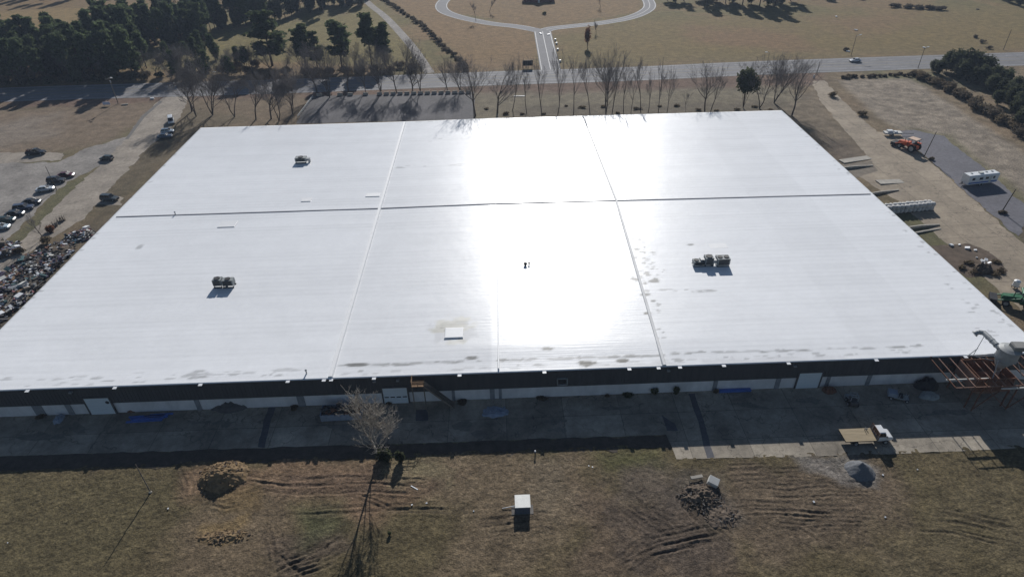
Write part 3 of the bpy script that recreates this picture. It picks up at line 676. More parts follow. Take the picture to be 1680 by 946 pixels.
# ------------------------------------------------------------------ rooftop machines
def roof_unit(px, py, w, d, h, label, fans=1, duct=0, rz=0):
    p = G(px, py, HR); t = thing('rooftop_unit', label, 'air conditioner', (p.x, p.y, HR), rz, 'air handling units standing on the white roof')
    c = .5
    mb = MB(); mb.box((0, 0, c + h / 2), (w, d, h)); mb.build('cabinet', M['grey_paint'], t, bevel=.05)
    for sx in (-1, 1):
        for sy in (-1, 1): mb = MB(); mb.box((sx * (w / 2 - .15), sy * (d / 2 - .15), c / 2), (.1, .1, c)); mb.build('leg', M['dark_metal'], t)
    for sy in (-1, 1): mb = MB(); mb.bar((-w / 2, sy * d / 2, .1), (w / 2, sy * d / 2, .1), .15); mb.build('skid', M['dark_metal'], t)
    for k in range(fans):
        mb = MB(); x = (k + .5) / fans * w - w / 2; mb.tube((x, 0, c + h), (x, 0, c + h + .14), min(d, w / fans) * .38, n=16); mb.build('fan', M['dark_metal'], t)
    mb = MB()
    for k in range(6): mb.box((0, -d / 2 - .02, c + h * (k + .5) / 6), (w * .8, .05, h / 10))
    mb.build('grille', M['dark_metal'], t)
    if duct:
        mb = MB(); mb.box((duct * (w / 2 + .45), 0, c + h * .45), (.9, d * .6, h * .5)); mb.box((duct * (w / 2 + .75), 0, c * .6), (.5, d * .5, c * 1.2)); mb.build('duct', M['galv'], t)
    return t
roof_unit(1146, 435, 2.5, 1.5, .75, 'low flat grey roof unit, leftmost of the right-hand trio', 2)
roof_unit(1161, 434, 1.7, 1.7, 1.5, 'tall boxy grey roof unit in the middle of the right-hand trio', 1, -1)
roof_unit(1184, 434, 2.6, 1.9, 1.35, 'wide grey roof unit with twin fans, rightmost of the right-hand trio', 2, -1)
roof_unit(360, 469, 1.7, 1.5, 1.3, 'square grey roof unit on the left roof with dark open sides', 1, 1)
roof_unit(377, 469, 2.2, 1.4, 1.2, 'grey roof unit with pale top beside the square one on the left roof', 1)
roof_unit(495, 266, 3.0, 1.8, 1.0, 'lone dark roof unit near the far left corner of the roof', 1, 1)
for px_, py_, r_ in [(862, 436, .45), (868, 434.5, .25)]:
    p = G(px_, py_, HR + .1); t = thing('roof_vent', ('stubby' if r_ > .4 else 'thin') + ' dark vent pipe in the middle of the glare', 'vent', (p.x, p.y, HR + .08))
    mb = MB(); mb.tube((0, 0, 0), (0, 0, .6), r_ * .6, n=10); mb.build('pipe', M['dark_metal'], t); mb = MB(); mb.tube((0, 0, .6), (0, 0, .85), r_, r_ * .3, n=10); mb.build('cap', M['dark_metal'], t)
for px_, py_ in [(503, 612), (288, 352)]:
    p = G(px_, py_, HR); t = thing('roof_vent', 'small pale vent pipe beside the ' + ('left ridge near the front eave' if px_ > 400 else 'cross joint on the left roof'), 'vent', (p.x, p.y, HR))
    mb = MB(); mb.tube((0, 0, 0), (0, 0, .7), .12, n=8); mb.build('pipe', M['galv'], t); mb = MB(); mb.tube((0, 0, .7), (0, 0, .85), .22, .1, n=8); mb.build('cap', M['galv'], t)

# ------------------------------------------------------------------ fire stair on the front wall
px0 = front_x(685, 623, HR)
st = thing('fire_stair', 'wooden stair with orange railed landing climbing the dark front wall', 'stair', (px0, Y0 - .3, 0))
ZP = 5.4
mb = MB(); mb.box((0, -1.0, ZP), (2.0, 1.6, .14)); mb.build('landing', M['orange_wood'], st)
mb = MB()
for a, b in (((-1, -.2), (-1, -1.8)), ((-1, -1.8), (1, -1.8)), ):
    for z in (.4, .75, 1.1): mb.bar((a[0], a[1], ZP + z), (b[0], b[1], ZP + z), .07)
for x, y in ((-1, -.2), (-1, -1.8), (0, -1.8), (1, -1.8)): mb.bar((x, y, ZP), (x, y, ZP + 1.1), .09)
mb.build('railing', M['orange_wood'], st)
for x in (-.95, .95):
    mb = MB(); mb.bar((x, -1.7, 0), (x, -1.7, ZP), .16); mb.build('post', M['old_wood'], st)
xe = front_x(746, 656, 0) - px0
mb = MB(); N = 22
for k in range(N):
    f = (k + 1) / (N + 1); mb.box((1 + (xe - 1) * f, -1.1, ZP * (1 - f)), (.34, 1.1, .06))
mb.build('steps', M['old_wood'], st)
mb = MB()
for y in (-1.68, -.52): mb.bar((1, y, ZP - .12), (xe, y, .02), .08, .3)
mb.build('stringers', M['old_wood'], st)
mb = MB()
for y in (-1.68,):
    mb.bar((1, y, ZP + 1.0), (xe, y, 1.05), .07); mb.bar((1, y, ZP + .55), (xe, y, .6), .05)
    for k in range(5): f = k / 4; mb.bar((1 + (xe - 1) * f, y, ZP * (1 - f)), (1 + (xe - 1) * f, y, ZP * (1 - f) + 1.02), .07)
mb.build('handrail', M['old_wood'], st)

# ------------------------------------------------------------------ rusty canopy frame, hopper bin and dust cyclone at the right
fr = thing('steel_canopy_frame', 'rusty bare steel canopy frame of parallel beams at the right end', 'frame', (0, Y0, 0))
bx = [front_x(px_, 585 - (px_ - 1525) * .037, 6.1) for px_ in (1525, 1538, 1556, 1575, 1590, 1603, 1615, 1630, 1645, 1657, 1672, 1690, 1708)]
for i, x in enumerate(bx):
    mb = MB(); mb.bar((x, -.2, 6.0), (x, -7.4, 6.0), .11, .2); mb.build('beam', M['rust_pale'] if i % 3 else M['rust'], fr)
xa, xb = bx[0], bx[-1]
mb = MB(); mb.bar((xa - .3, -5.4, 5.8), (bx[4] + .2, -5.4, 5.8), .16, .24); mb.build('cross_beam', M['off_white'], fr)
mb = MB(); mb.bar((xa + .2, -7.3, 5.84), (xb, -7.3, 5.84), .1, .16); mb.build('cross_beam', M['rust_pale'], fr)
mb = MB(); mb.bar((bx[5], -7.0, 5.0), (bx[9] + .4, -7.0, 5.0), .16, .24); mb.build('cross_beam', M['off_white'], fr)
mb = MB(); mb.bar((bx[9] + .4, -5.4, 5.7), (xb + 2, -5.4, 5.7), .16, .24); mb.build('cross_beam', M['off_white'], fr)
for x, y in ((bx[3], -6.9), (bx[7], -6.9), (bx[10], -6.9), (bx[3], -.6), (bx[12], -6.9)):
    mb = MB(); mb.bar((x, y, 0), (x, y, 5.9), .16); mb.build('post', M['rust'], fr)
for (a, b) in (((bx[3], -6.9, 5.6), (bx[7], -6.9, .3)), ((bx[7], -6.9, .3), (bx[10], -6.9, 5.6)), ((bx[3], -6.9, .3), (bx[5], -6.9, 4.4)), ((bx[0], -.3, 6.3), (bx[3], -.3, 3.5)), ((bx[2], -.4, 3), (bx[4], -.4, 6))):
    mb = MB(); mb.bar(a, b, .12); mb.build('brace', M['rust'], fr)
xc = G(1641, 575, 9).x; yc = -3.9
bn = thing('hopper_bin', 'rusty open-top steel hopper bin below the grey cyclone', 'hopper', (xc - 1.4, Y0 + yc, 0))
s4 = [(-3.4, -2.2), (2.8, -2.2), (2.8, 2.6), (-3.4, 2.6)]; s5 = [(-1.2, -1.0), (.9, -1.0), (.9, 1), (-1.2, 1)]
def shell(mb, lo, zl, hi, zh, t=.08, mi=0):
    n = len(lo)
    for k in range(n):
        a, b, c, d = lo[k], lo[(k + 1) % n], hi[(k + 1) % n], hi[k]
        cx = sum(p[0] for p in lo) / n; cy = sum(p[1] for p in lo) / n
        V = [(a[0], a[1], zl), (b[0], b[1], zl), (c[0], c[1], zh), (d[0], d[1], zh)]
        I = [(v[0] + (cx - v[0]) * .04, v[1] + (cy - v[1]) * .04, v[2]) for v in V]
        mb.add(V + I, [(0, 1, 2, 3), (7, 6, 5, 4), (3, 2, 6, 7), (0, 4, 5, 1), (1, 5, 6, 2), (0, 3, 7, 4)], mi)
mb = MB(); shell(mb, s4, 3.6, s4, 6.35); mb.build('side_panel', M['rust'], bn); mb = MB(); mb.box((-3.46, .2, 5.0), (.06, 4.6, 2.6)); mb.build('end_panel', M['rust_pale'], bn)
mb = MB(); shell(mb, s5, 1.9, s4, 3.6); mb.build('chute', M['rust_pale'], bn)
for x, y in s4: mb = MB(); mb.bar((x * .98, y * .98, 0), (x * .98, y * .98, 3.7), .18); mb.build('leg', M['rust'], bn)
mb = MB()
for k in range(5): mb = MB(); mb.bar((-3.4 + k * 1.5, -2.25, 3.6), (-3.4 + k * 1.5, -2.25, 6.3), .08); mb.build('stiffener', M['rust_pale'], bn)
cy_ = thing('dust_cyclone', 'grey steel dust cyclone with cone and long intake duct above the roof edge', 'dust collector', (xc, Y0 + yc, 0))
def ring(r, z, n=24, cx=0, cy=0): return [(cx + r * math.cos(2 * math.pi * k / n), cy + r * math.sin(2 * math.pi * k / n), z) for k in range(n)]
mk('cyclone_grey', (.33, .34, .34), .5, .22, .8, metal=.1); mk('cyclone_cone', (.27, .265, .25), .6, .25, .8)
mb = MB(); mb.loft([ring(.28, 6.3, cx=-.35), ring(1.5, 8.7)]); mb.build('cone', M['cyclone_cone'], cy_, smooth=True)
mb = MB(); mb.loft([ring(1.54, 8.7), ring(1.6, 8.72), ring(1.6, 8.85), ring(1.54, 8.88), ring(1.54, 10.5), ring(1.6, 10.52), ring(1.6, 10.65), ring(1.0, 10.9), ring(.5, 11.0)]); mb.build('drum', M['cyclone_grey'], cy_)
mb = MB(); mb.box((1.35, -.3, 11.2), (3.0, 1.5, .8), R(-6)); mb.box((.9, -.3, 11.65), (1.9, 1.65, .08), R(-6)); mb.build('fan_box', M['cyclone_cone'], cy_, bevel=.05)
dct = MB(); P = [(-1.1, .6, 10.2), (-1.2, 3.0, 10.3), (-1.25, 4.6, 10.3)]
for a, b in zip(P[:-1], P[1:]): dct.tube(a, b, .42, n=14)
for y in (1.4, 2.4, 3.4): dct.tube((-1.17, y, 10.26), (-1.18, y + .12, 10.26), .48, n=14)
dct.tube((-1.25, 4.5, 10.3), (-1.9, 4.9, 10.2), .4, n=14); dct.tube((-1.9, 4.9, 10.2), (-2.3, 4.9, 9.9), .4, .44, n=14); dct.tube((-2.3, 4.9, 9.9), (-2.42, 4.9, 9.8), .56, n=14)
dct.build('intake_duct', M['cyclone_grey'], cy_)
for a, b in (((-1.4, .4, 8.8), (-2.2, 3.4, 6.3)), ((-1.3, 1, 8.8), (-3.0, 3.5, 6.3)), ((1.4, 1.0, 8.8), (2.1, 3.5, 6.3)), ((-1.2, 4.2, 9.9), (-2.2, 3.4, 6.3)), ((-2.0, 3.4, 8.0), (-3.0, 3.5, 6.3)), ((1.5, -.5, 8.8), (2.4, -2.0, 6.3)), ((-1.5, -.5, 8.8), (-2.4, -2.0, 6.3)), ((-1.5, .3, 8.0), (-2.9, 3.5, 6.5))):
    mb = MB(); mb.bar(a, b, .09); mb.build('strut', M['galv'], cy_)
mb = MB(); mb.tube((0, 0, 5.2), (0, 0, 6.4), .3, n=12); mb.build('discharge_pipe', M['cyclone_cone'], cy_)

# ------------------------------------------------------------------ vehicles
def paint(name, c, r=.3):
    m = mat(name, c, r, .06, 1, spec=.5); m.node_tree.nodes['Principled BSDF'].inputs['Coat Weight'].default_value = .5; return m
def wheel(t, x, y, r=.34, w=.24):
    mb = MB(); s = 1 if y > 0 else -1
    mb.tube((x, y - s * w / 2, r), (x, y + s * w / 2, r), r, n=16); o = mb.build('wheel', M['rubber'], t)
    mb = MB(); mb.tube((x, y + s * w / 2, r), (x, y + s * (w / 2 + .02), r), r * .6, n=12); mb.build('rim', M['galv'], o)
def sec(x, zl, zt, w, wt=.9):
    return [(x, -w * .9, zl), (x, -w, zl + (zt - zl) * .3), (x, -w, zl + (zt - zl) * .75), (x, -w * wt, zt), (x, w * wt, zt), (x, w, zl + (zt - zl) * .75), (x, w, zl + (zt - zl) * .3), (x, w * .9, zl)]
def vehicle(name, label, cat, kind, col, pa, pb, L=None, group=None):
    A = G(*pa); B = G(*pb); c = (A + B) / 2; rz = math.atan2(B.y - A.y, B.x - A.x)
    t = thing(name, label, cat, (c.x, c.y, .03), rz, group)
    D = dict(sedan=(4.7, .9, 1.44, .98), suv=(4.8, .95, 1.75, 1.1), van=(5.3, 1.0, 2.05, 1.15), pickup=(5.7, .99, 1.85, 1.12), hatch=(4.2, .88, 1.5, 1.0))[kind]
    L, w, H, zb = D; h = L / 2; zs = .28
    P = paint(name + '_paint', col)
    b = MB()
    nose = .62 if kind in ('sedan', 'hatch') else .75
    b.loft([sec(-h, .38, zb * .80, w * .84), sec(-h + .18, zs, zb * .95, w * .95), sec(-h * .45, zs, zb, w), sec(h * .2, zs, zb, w), sec(h * .38, zs, zb * .97, w), sec(h - .35, zs, zb * .85, w * .95), sec(h - .05, .34, zb * nose, w * .82)])
    if kind == 'sedan': g = [(-h + .55, zb - .03), (-h + 1.25, H - .04), (.15 * h, H - .03), (h * .42, zb - .03)]
    elif kind in ('suv', 'hatch'): g = [(-h + .12, zb - .03), (-h + .45, H - .05), (.18 * h, H - .03), (h * .42, zb - .03)]
    elif kind == 'van': g = [(-h + .08, zb - .03), (-h + .2, H - .05), (.35 * h, H - .03), (h * .62, zb - .03)]
    else: g = [(-.12 * h, zb - .03), (-.05 * h, H - .05), (.25 * h, H - .04), (.46 * h, zb - .03)]
    r0, r1 = g[1], g[2]
    b.loft([[(x, -y * w, z) for y, z in ((.74, H - .05), (.62, H + .02), (-.62, H + .02), (-.74, H - .05))] for x in (r0[0] - .04, (r0[0] + r1[0]) / 2, r1[0] + .05)])
    for s in (-1, 1):
        for (q0, q1) in ((g[0], g[1]), (g[3], g[2])): b.bar((q0[0], s * w * .86, q0[1]), (q1[0], s * w * .735, q1[1]), .07)
        mx = (r0[0] * .5 + r1[0] * .5); b.bar((mx, s * w * .88, zb), (mx, s * w * .74, H - .03), .08)
    b.build('body', P, t, bevel=0)
    gl = MB(); gl.loft([[(x, -w * (.85 if z < zb else .72), z), (x, w * (.85 if z < zb else .72), z)] + [] for x, z in g][:0] or [[(g[0][0], -w * .85, g[0][1]), (g[3][0], -w * .85, g[3][1]), (g[3][0], w * .85, g[3][1]), (g[0][0], w * .85, g[0][1])], [(g[1][0], -w * .72, g[1][1]), (g[2][0], -w * .72, g[2][1]), (g[2][0], w * .72, g[2][1]), (g[1][0], w * .72, g[1][1])]])
    gl.build('windows', M['glass'], t)
    if kind == 'pickup':
        bd = MB(); bd.box((-h * .56, 0, zb + .003), (h * .78, w * 1.62, .05)); bd.build('bed', M['dark_metal'], t)
    for s in (-1, 1):
        m_ = MB(); m_.box((h - .12, s * w * .62, zb * .62), (.16, .34, .15)); m_.build('headlight', M['headlamp'], t)
        m_ = MB(); m_.box((-h + .03, s * w * .7, zb * .72), (.1, .26, .2)); m_.build('taillight', M['taillamp'], t)
        m_ = MB(); m_.box((h * .36, s * (w + .1), zb + .04), (.12, .2, .14)); m_.build('mirror', P, t)
        for x in (-h * .58, h * .62): wheel(t, x, s * (w - .11), .34 if kind in ('sedan', 'hatch') else .38)
    m_ = MB(); m_.box((h - .03, 0, zb * .38), (.12, w * 1.5, .2)); m_.build('bumper', M['dark_metal'], t)
    return t
GP = 'cars parked in the left lot'
vehicle('parked_car', 'maroon car at the far end of the parked row, beside the drive', 'car', 'sedan', (.10, .012, .016), (97, 291), (122, 289), group=GP)
vehicle('parked_car', 'dark grey car between the silver car and the maroon car', 'suv', 'suv', (.035, .037, .042), (79, 300), (108, 298), group=GP)
vehicle('parked_car', 'silver sedan parked by the light pole in the left lot', 'car', 'sedan', (.50, .53, .56), (61, 315), (90, 311), group=GP)
vehicle('parked_car', 'black low car at the upper end of the lower row of cars', 'car', 'sedan', (.018, .016, .018), (39, 335), (68, 333), group=GP)
vehicle('parked_car', 'slate blue car, second from the upper end of the lower row', 'car', 'suv', (.06, .075, .12), (25, 346), (55, 342), group=GP)
vehicle('parked_car', 'near-black sedan in the middle of the lower row of cars', 'car', 'sedan', (.02, .024, .03), (11, 355), (41, 352), group=GP)
vehicle('parked_car', 'dark green car next to the pale car at the left edge', 'car', 'sedan', (.025, .045, .04), (-4, 365), (26, 362), group=GP)
vehicle('parked_car', 'pale silver blue car cut by the left edge of the photo', 'car', 'sedan', (.42, .50, .55), (-13, 377), (17, 374), group=GP)
vehicle('parked_van', 'white van parked nose-on beside the drive under bare trees', 'van', 'van', (.68, .70, .73), (281, 197), (282, 205.5))
vehicle('parked_car', 'silver car parked behind the white van beside the drive', 'car', 'hatch', (.50, .56, .62), (264, 219), (288, 217), group=GP)
vehicle('parked_car', 'pale blue dark-windowed car nearest the warehouse corner beside the drive', 'car', 'sedan', (.10, .14, .20), (259, 227), (284, 225), group=GP)
vehicle('driving_car', 'dark green car on the drive at the lot entrance', 'car', 'hatch', (.035, .05, .045), (187, 263), (165, 262))
vehicle('parked_car', 'dark sport utility car on the short bay beside the left warehouse wall', 'car', 'suv', (.05, .06, .062), (167, 328), (195, 329), group=GP)
vehicle('driving_car', 'white car driving along the highway', 'car', 'sedan', (.72, .73, .75), (1412, 101), (1393, 102))
pk = vehicle('pickup_truck', 'dark pickup truck loaded with junk in the open left lot', 'truck', 'pickup', (.02, .02, .022), (45, 254), (75, 252))
ld = thing('scrap_load', 'jumble of scrap heaped in the bed of the dark pickup', 'scrap', (pk.location.x, pk.location.y, .03), pk.rotation_euler[2])
q = random.Random(3); mb = MB()
for k in range(30):
    a = q.uniform(0, 6.28); mb.box((-1.6 + q.uniform(-.9, .9), q.uniform(-.7, .7), 1.25 + q.uniform(0, .45)), (q.uniform(.2, .9), q.uniform(.1, .5), q.uniform(.08, .3)), a, q.randrange(3))
mb.build('scrap_pieces', [M['rust'], M['galv'], M['old_wood']], ld)

# flatbed truck
A = G(1383, 726); B = G(1457, 723); c = (A + B) / 2; rz = math.atan2(B.y - A.y, B.x - A.x)
ft = thing('flatbed_truck', 'white-cab flatbed truck with bare wooden deck on the sunlit apron edge', 'truck', (c.x, c.y + .4, .03), rz)
WP = paint('truck_white', (.72, .73, .74))
mb = MB()
for k in range(9): mb.box((-1.35, -1.16 + k * .29, 1.22), (5.0, .27, .07))
mb.build('deck', M['wood'], ft)
mb = MB(); mb.box((-1.35, 0, 1.09), (5.0, 2.5, .14)); mb.bar((-3.7, -.45, .85), (3.4, -.45, .85), .12, .25); mb.bar((-3.7, .45, .85), (3.4, .45, .85), .12, .25); mb.build('chassis', M['dark_metal'], ft)
mb = MB()
for y in (-1.2, -.6, 0, .6, 1.2): mb.bar((1.18, y, 1.2), (1.18, y, 2.5), .07)
for z in (1.6, 2.05, 2.5): mb.bar((1.18, -1.2, z), (1.18, 1.2, z), .07)
mb.build('headboard', M['rust'], ft)
mb = MB(); mb.loft([sec(1.35, .6, 1.55, 1.0), sec(2.5, .6, 1.55, 1.0), sec(2.55, .6, 1.5, 1.0), sec(3.5, .65, 1.38, .96), sec(3.72, .7, 1.25, .9)])
mb.loft([[(x, -y, z) for y, z in ((.86, 2.32), (.74, 2.4), (-.74, 2.4), (-.86, 2.32))] for x in (1.33, 1.8, 2.28)])
for s in (-1, 1):
    mb.bar((1.38, s * .96, 1.5), (1.4, s * .85, 2.34), .1); mb.bar((2.62, s * .95, 1.5), (2.25, s * .84, 2.34), .09)
mb.build('cab', WP, ft)
mb = MB(); mb.loft([[(1.36, -.93, 1.52), (2.6, -.93, 1.52), (2.6, .93, 1.52), (1.36, .93, 1.52)], [(1.38, -.83, 2.33), (2.24, -.83, 2.33), (2.24, .83, 2.33), (1.38, .83, 2.33)]]); mb.build('windows', M['glass'], ft)
for s in (-1, 1):
    mb = MB(); mb.box((2.5, s * 1.2, 1.75), (.12, .25, .36)); mb.bar((2.5, s * .95, 1.6), (2.5, s * 1.2, 1.7), .04); mb.build('mirror', M['chrome'], ft)
    mb = MB(); mb.box((3.66, s * .66, .98), (.14, .3, .22)); mb.build('headlight', M['headlamp'], ft)
    wheel(ft, 2.75, s * .88, .42, .3); wheel(ft, -2.0, s * .95, .42, .46)
mb = MB(); mb.box((3.82, 0, .68), (.14, 2.0, .26)); mb.build('bumper', M['dark_metal'], ft)
mb = MB(); mb.bar((.1, .9, 1.25), (.1, .9, 1.75), .1); mb.bar((.35, .95, 1.25), (.45, .9, 1.6), .14); mb.build('deck_fittings', M['galv'], ft)

# camper trailer
A = G(1581, 307); B = G(1634, 301); c = (A + B) / 2; rz = math.atan2(B.y - A.y, B.x - A.x)
rv = thing('camper_trailer', 'long white camper trailer with blue stripe on dark gravel', 'camper', (c.x, c.y + 1, .03), rz)
L = 9.2; mb = MB(); mb.loft([[(x, -1.22 * k, zl), (x, -1.25 * k, 1.0), (x, -1.25 * k, 2.9), (x, -1.0 * k, 3.15), (x, 1.0 * k, 3.15), (x, 1.25 * k, 2.9), (x, 1.25 * k, 1.0), (x, 1.22 * k, zl)] for x, k, zl in ((-L / 2, .97, .7), (-L / 2 + .1, 1, .6), (L / 2 - .5, 1, .6), (L / 2 - .1, .96, .9))]); mb.build('body', M['white_metal'], rv)
mb = MB(); mb.box((0, -1.262, 1.05), (L * .94, .02, .35)); mb.build('stripe', M['blue_sheet'], rv)
for x, w in ((-3.2, .8), (-.9, 1.0), (.9, .9), (3.0, .6)): mb = MB(); mb.box((x, -1.27, 2.15), (w, .05, .62)); mb.build('window', M['glass'], rv)
mb = MB(); mb.box((2.0, -1.262, 1.75), (.65, .03, 1.8)); mb.build('door', M['off_white'], rv)
mb = MB(); mb.box((-.4, 0, 3.28), (1.1, .8, .3)); mb.build('air_conditioner', M['off_white'], rv)
for x in (-3, 1.5, 3.2): mb = MB(); mb.box((x, .2, 3.2), (.45, .45, .15)); mb.build('roof_vent', M['grey_paint'], rv)
for x in (-.6, .35):
    for s in (-1, 1): wheel(rv, x, s * 1.08, .36)
mb = MB(); mb.bar((-L / 2, -.7, .6), (-L / 2 - 1.2, 0, .55), .1); mb.bar((-L / 2, .7, .6), (-L / 2 - 1.2, 0, .55), .1); mb.tube((-L / 2 - .5, 0, .6), (-L / 2 - .5, 0, 1.1), .16); mb.build('tow_frame', M['dark_metal'], rv)

def tractor(name, label, pxy, rz, body, canopy, sc=1.0, boom=False):
    p = G(*pxy); t = thing(name, label, 'tractor', (p.x, p.y, .03), rz)
    mb = MB(); mb.loft([sec(.2, .8, 1.75, .55), sec(1.6, .8, 1.65, .5), sec(2.5, .85, 1.5, .45), sec(2.6, .9, 1.3, .4)]); mb.box((-.7, 0, 1.0), (1.9, 1.2, .7)); mb.build('body', body, t)
    mb = MB(); mb.bar((-1.2, -.75, 1.2), (-1.2, -.75, 2.6), .09); mb.bar((-1.2, .75, 1.2), (-1.2, .75, 2.6), .09); mb.bar((.35, -.7, 1.2), (.35, -.7, 2.6), .08); mb.bar((.35, .7, 1.2), (.35, .7, 2.6), .08); mb.build('cab_posts', M['dark_metal'], t)
    mb = MB(); mb.box((-.45, 0, 2.7), (2.2, 1.9, .2), tx=.9, ty=.9); mb.build('canopy', canopy, t, bevel=.04)
    mb = MB(); mb.box((-.8, 0, 1.6), (.5, .6, .5)); mb.box((-1.0, 0, 2.0), (.15, .6, .6)); mb.build('seat', M['dark_metal'], t)
    for s in (-1, 1):
        wheel(t, -1.0, s * .95, .85, .5); wheel(t, 1.9, s * .75, .5, .35)
        mb = MB(); mb.box((-1.0, s * .95, 1.78), (1.3, .55, .1)); mb.build('fender', body, t)
    mb = MB(); mb.tube((1.3, .3, 1.6), (1.3, .3, 2.5), .06); mb.build('exhaust', M['dark_metal'], t)
    if boom:
        mb = MB(); mb.bar((.5, -.8, 1.7), (3.2, -.8, .7), .16); mb.bar((.5, .8, 1.7), (3.2, .8, .7), .16); mb.build('loader_arms', body, t)
        mb = MB(); mb.box((3.5, 0, .5), (.8, 2.0, .7), tx=1.2); mb.build('bucket', M['dark_metal'], t)
    t.scale = (sc,) * 3; return t
tractor('orange_tractor', 'orange tractor with pale canopy parked at the gravel edge', (1491, 246), R(118), M['orange_paint'], M['canopy_pale'], 1.35, True)
tractor('green_tractor', 'green tractor with big black wheels at the right photo edge', (1672, 503), R(150), M['green_paint'], M['green_paint'], 1.35, True)
p = G(1463, 222); ut = thing('utility_trailer', 'long pale utility trailer with white load at the top of the side lot', 'trailer', (p.x, p.y, .03), R(-4))
mb = MB(); mb.box((0, 0, .85), (5.2, 1.9, .5)); mb.build('bed', M['off_white'], ut); mb = MB(); mb.box((-.9, .2, 1.35), (1.6, 1.2, .5)); mb.box((.7, -.1, 1.25), (1.0, 1.0, .3), .3); mb.build('load', M['white_metal'], ut)
mb = MB(); mb.bar((2.6, 0, .6), (6.5, -.1, .55), .12); mb.build('drawbar', M['dark_metal'], ut)
for s in (-1, 1): wheel(ut, -.3, s * 1.0, .36)
p = G(1664, 472); tk = thing('white_tank', 'white topped plastic tank on a stand by the green tractor', 'tank', (p.x, p.y, .03))
mb = MB(); mb.tube((0, 0, .5), (0, 0, 1.7), .62, n=18); mb.tube((0, 0, 1.7), (0, 0, 1.95), .62, .25, n=18); mb.build('body', M['white_metal'], tk); mb = MB()
for a in range(4): mb.bar((.5 * math.cos(a * 1.57 + .8), .5 * math.sin(a * 1.57 + .8), 0), (.5 * math.cos(a * 1.57 + .8), .5 * math.sin(a * 1.57 + .8), .55), .1)
mb.box((0, 0, .48), (1.1, 1.1, .08)); mb.build('stand', M['dark_metal'], tk)

# stacked white bulk bags in two tiers
sack = MB(); sack.loft([[(x * k, y * k, z) for x, y in ((-.48, -.5), (0, -.56), (.48, -.5), (.55, 0), (.48, .5), (0, .55), (-.48, .5), (-.54, 0))] for z, k in ((0, .86), (.15, 1.0), (.75, 1.02), (.95, .85), (1.02, .4))])
A = G(1452, 351); B = G(1530, 344); dd = (B - A).normalized(); q = random.Random(9); s0 = None; n_ = 11
ps = thing('pallet', 'dark plank skids laid under the row of white bulk bags', 'skid', (A.x, A.y, .02), math.atan2(dd.y, dd.x))
mb = MB(); LL = (B - A).length
for y in (-.5, 0, .5): mb.bar((0, y, .07), (LL, y, .07), .12, .1)
mb.build('skids', M['old_wood'], ps)
for tier in range(2):
    for i in range(n_):
        for row in range(2):
            P = A + dd * (LL * (i + .5) / n_); o = None
            if s0 is None: s0 = sack.build('bulk_bag', M['sack'], None, smooth=True); o = s0
            else: o = s0.copy(); COL.objects.link(o)
            nrm = Vector((-dd.y, dd.x, 0)); lo_ = P + nrm * (row * 1.12 + q.uniform(-.06, .06)) + dd * q.uniform(-.06, .06)
            o.location = (lo_.x, lo_.y, .13 + tier * 1.03); o.rotation_euler = (q.uniform(-.05, .05), q.uniform(-.05, .05), q.uniform(0, 6.28)); s = q.uniform(.95, 1.06); o.scale = (s, s, q.uniform(.92, 1.05))
            tag(o, ('white bulk bag in the upper tier of the long stack by the dock' if tier else 'white bulk bag in the lower tier of the long stack by the dock'), 'bag', 'white bulk bags stacked by the dock')

# dock walls running out from the right side of the warehouse
for i, (a, b, h, lab) in enumerate([((1388, 277), (1432, 272), .55, 'low concrete dock wall farthest from the camera beside the warehouse'), ((1428, 320), (1474, 312), .55, 'low concrete dock wall just behind the row of bulk bags'), ((1496, 375), (1541, 369), .6, 'concrete dock wall just in front of the bulk bag row'), ((1502, 383), (1543, 375), .25, 'thin low concrete kerb wall in front of the dock wall')]):
    A = G(*a); B = G(*b); A.z = h / 2; B.z = h / 2; d = B - A; t = thing('dock_wall', lab, 'wall', (A.x, A.y, 0), math.atan2(d.y, d.x), 'dock walls beside the warehouse')
    mb = MB(); l_ = d.length; mb.side([(-1.5, 0), (l_, 0), (l_, h * .25), (l_ * .3, h), (-1.5, h)], -.16, .16); mb.build('wall', M['concrete'], t)
    mb = MB(); mb.side([(-1.5, h + .002), (l_ * .3, h + .002), (l_, h * .25 + .002), (l_, h * .25 + .08), (l_ * .3, h + .1), (-1.5, h + .1)], -.2, .2); mb.build('cap', M['concrete'], t)
for (a, b, lab) in [((1380, 266), (1426, 258), 'dark drainage ramp slab farthest along the warehouse right side'), ((1440, 300), (1480, 297), 'dark sunken ramp slab between dock walls')]:
    A = G(*a); B = G(*b); d = B - A; t = thing('loading_ramp', lab, 'ramp', (A.x, A.y, 0), math.atan2(d.y, d.x)); mb = MB(); mb.side([(0, 0), (d.length, 0), (d.length, .05), (0, .3)], -1.2, 1.2); mb.build('slab', M['concrete'], t)

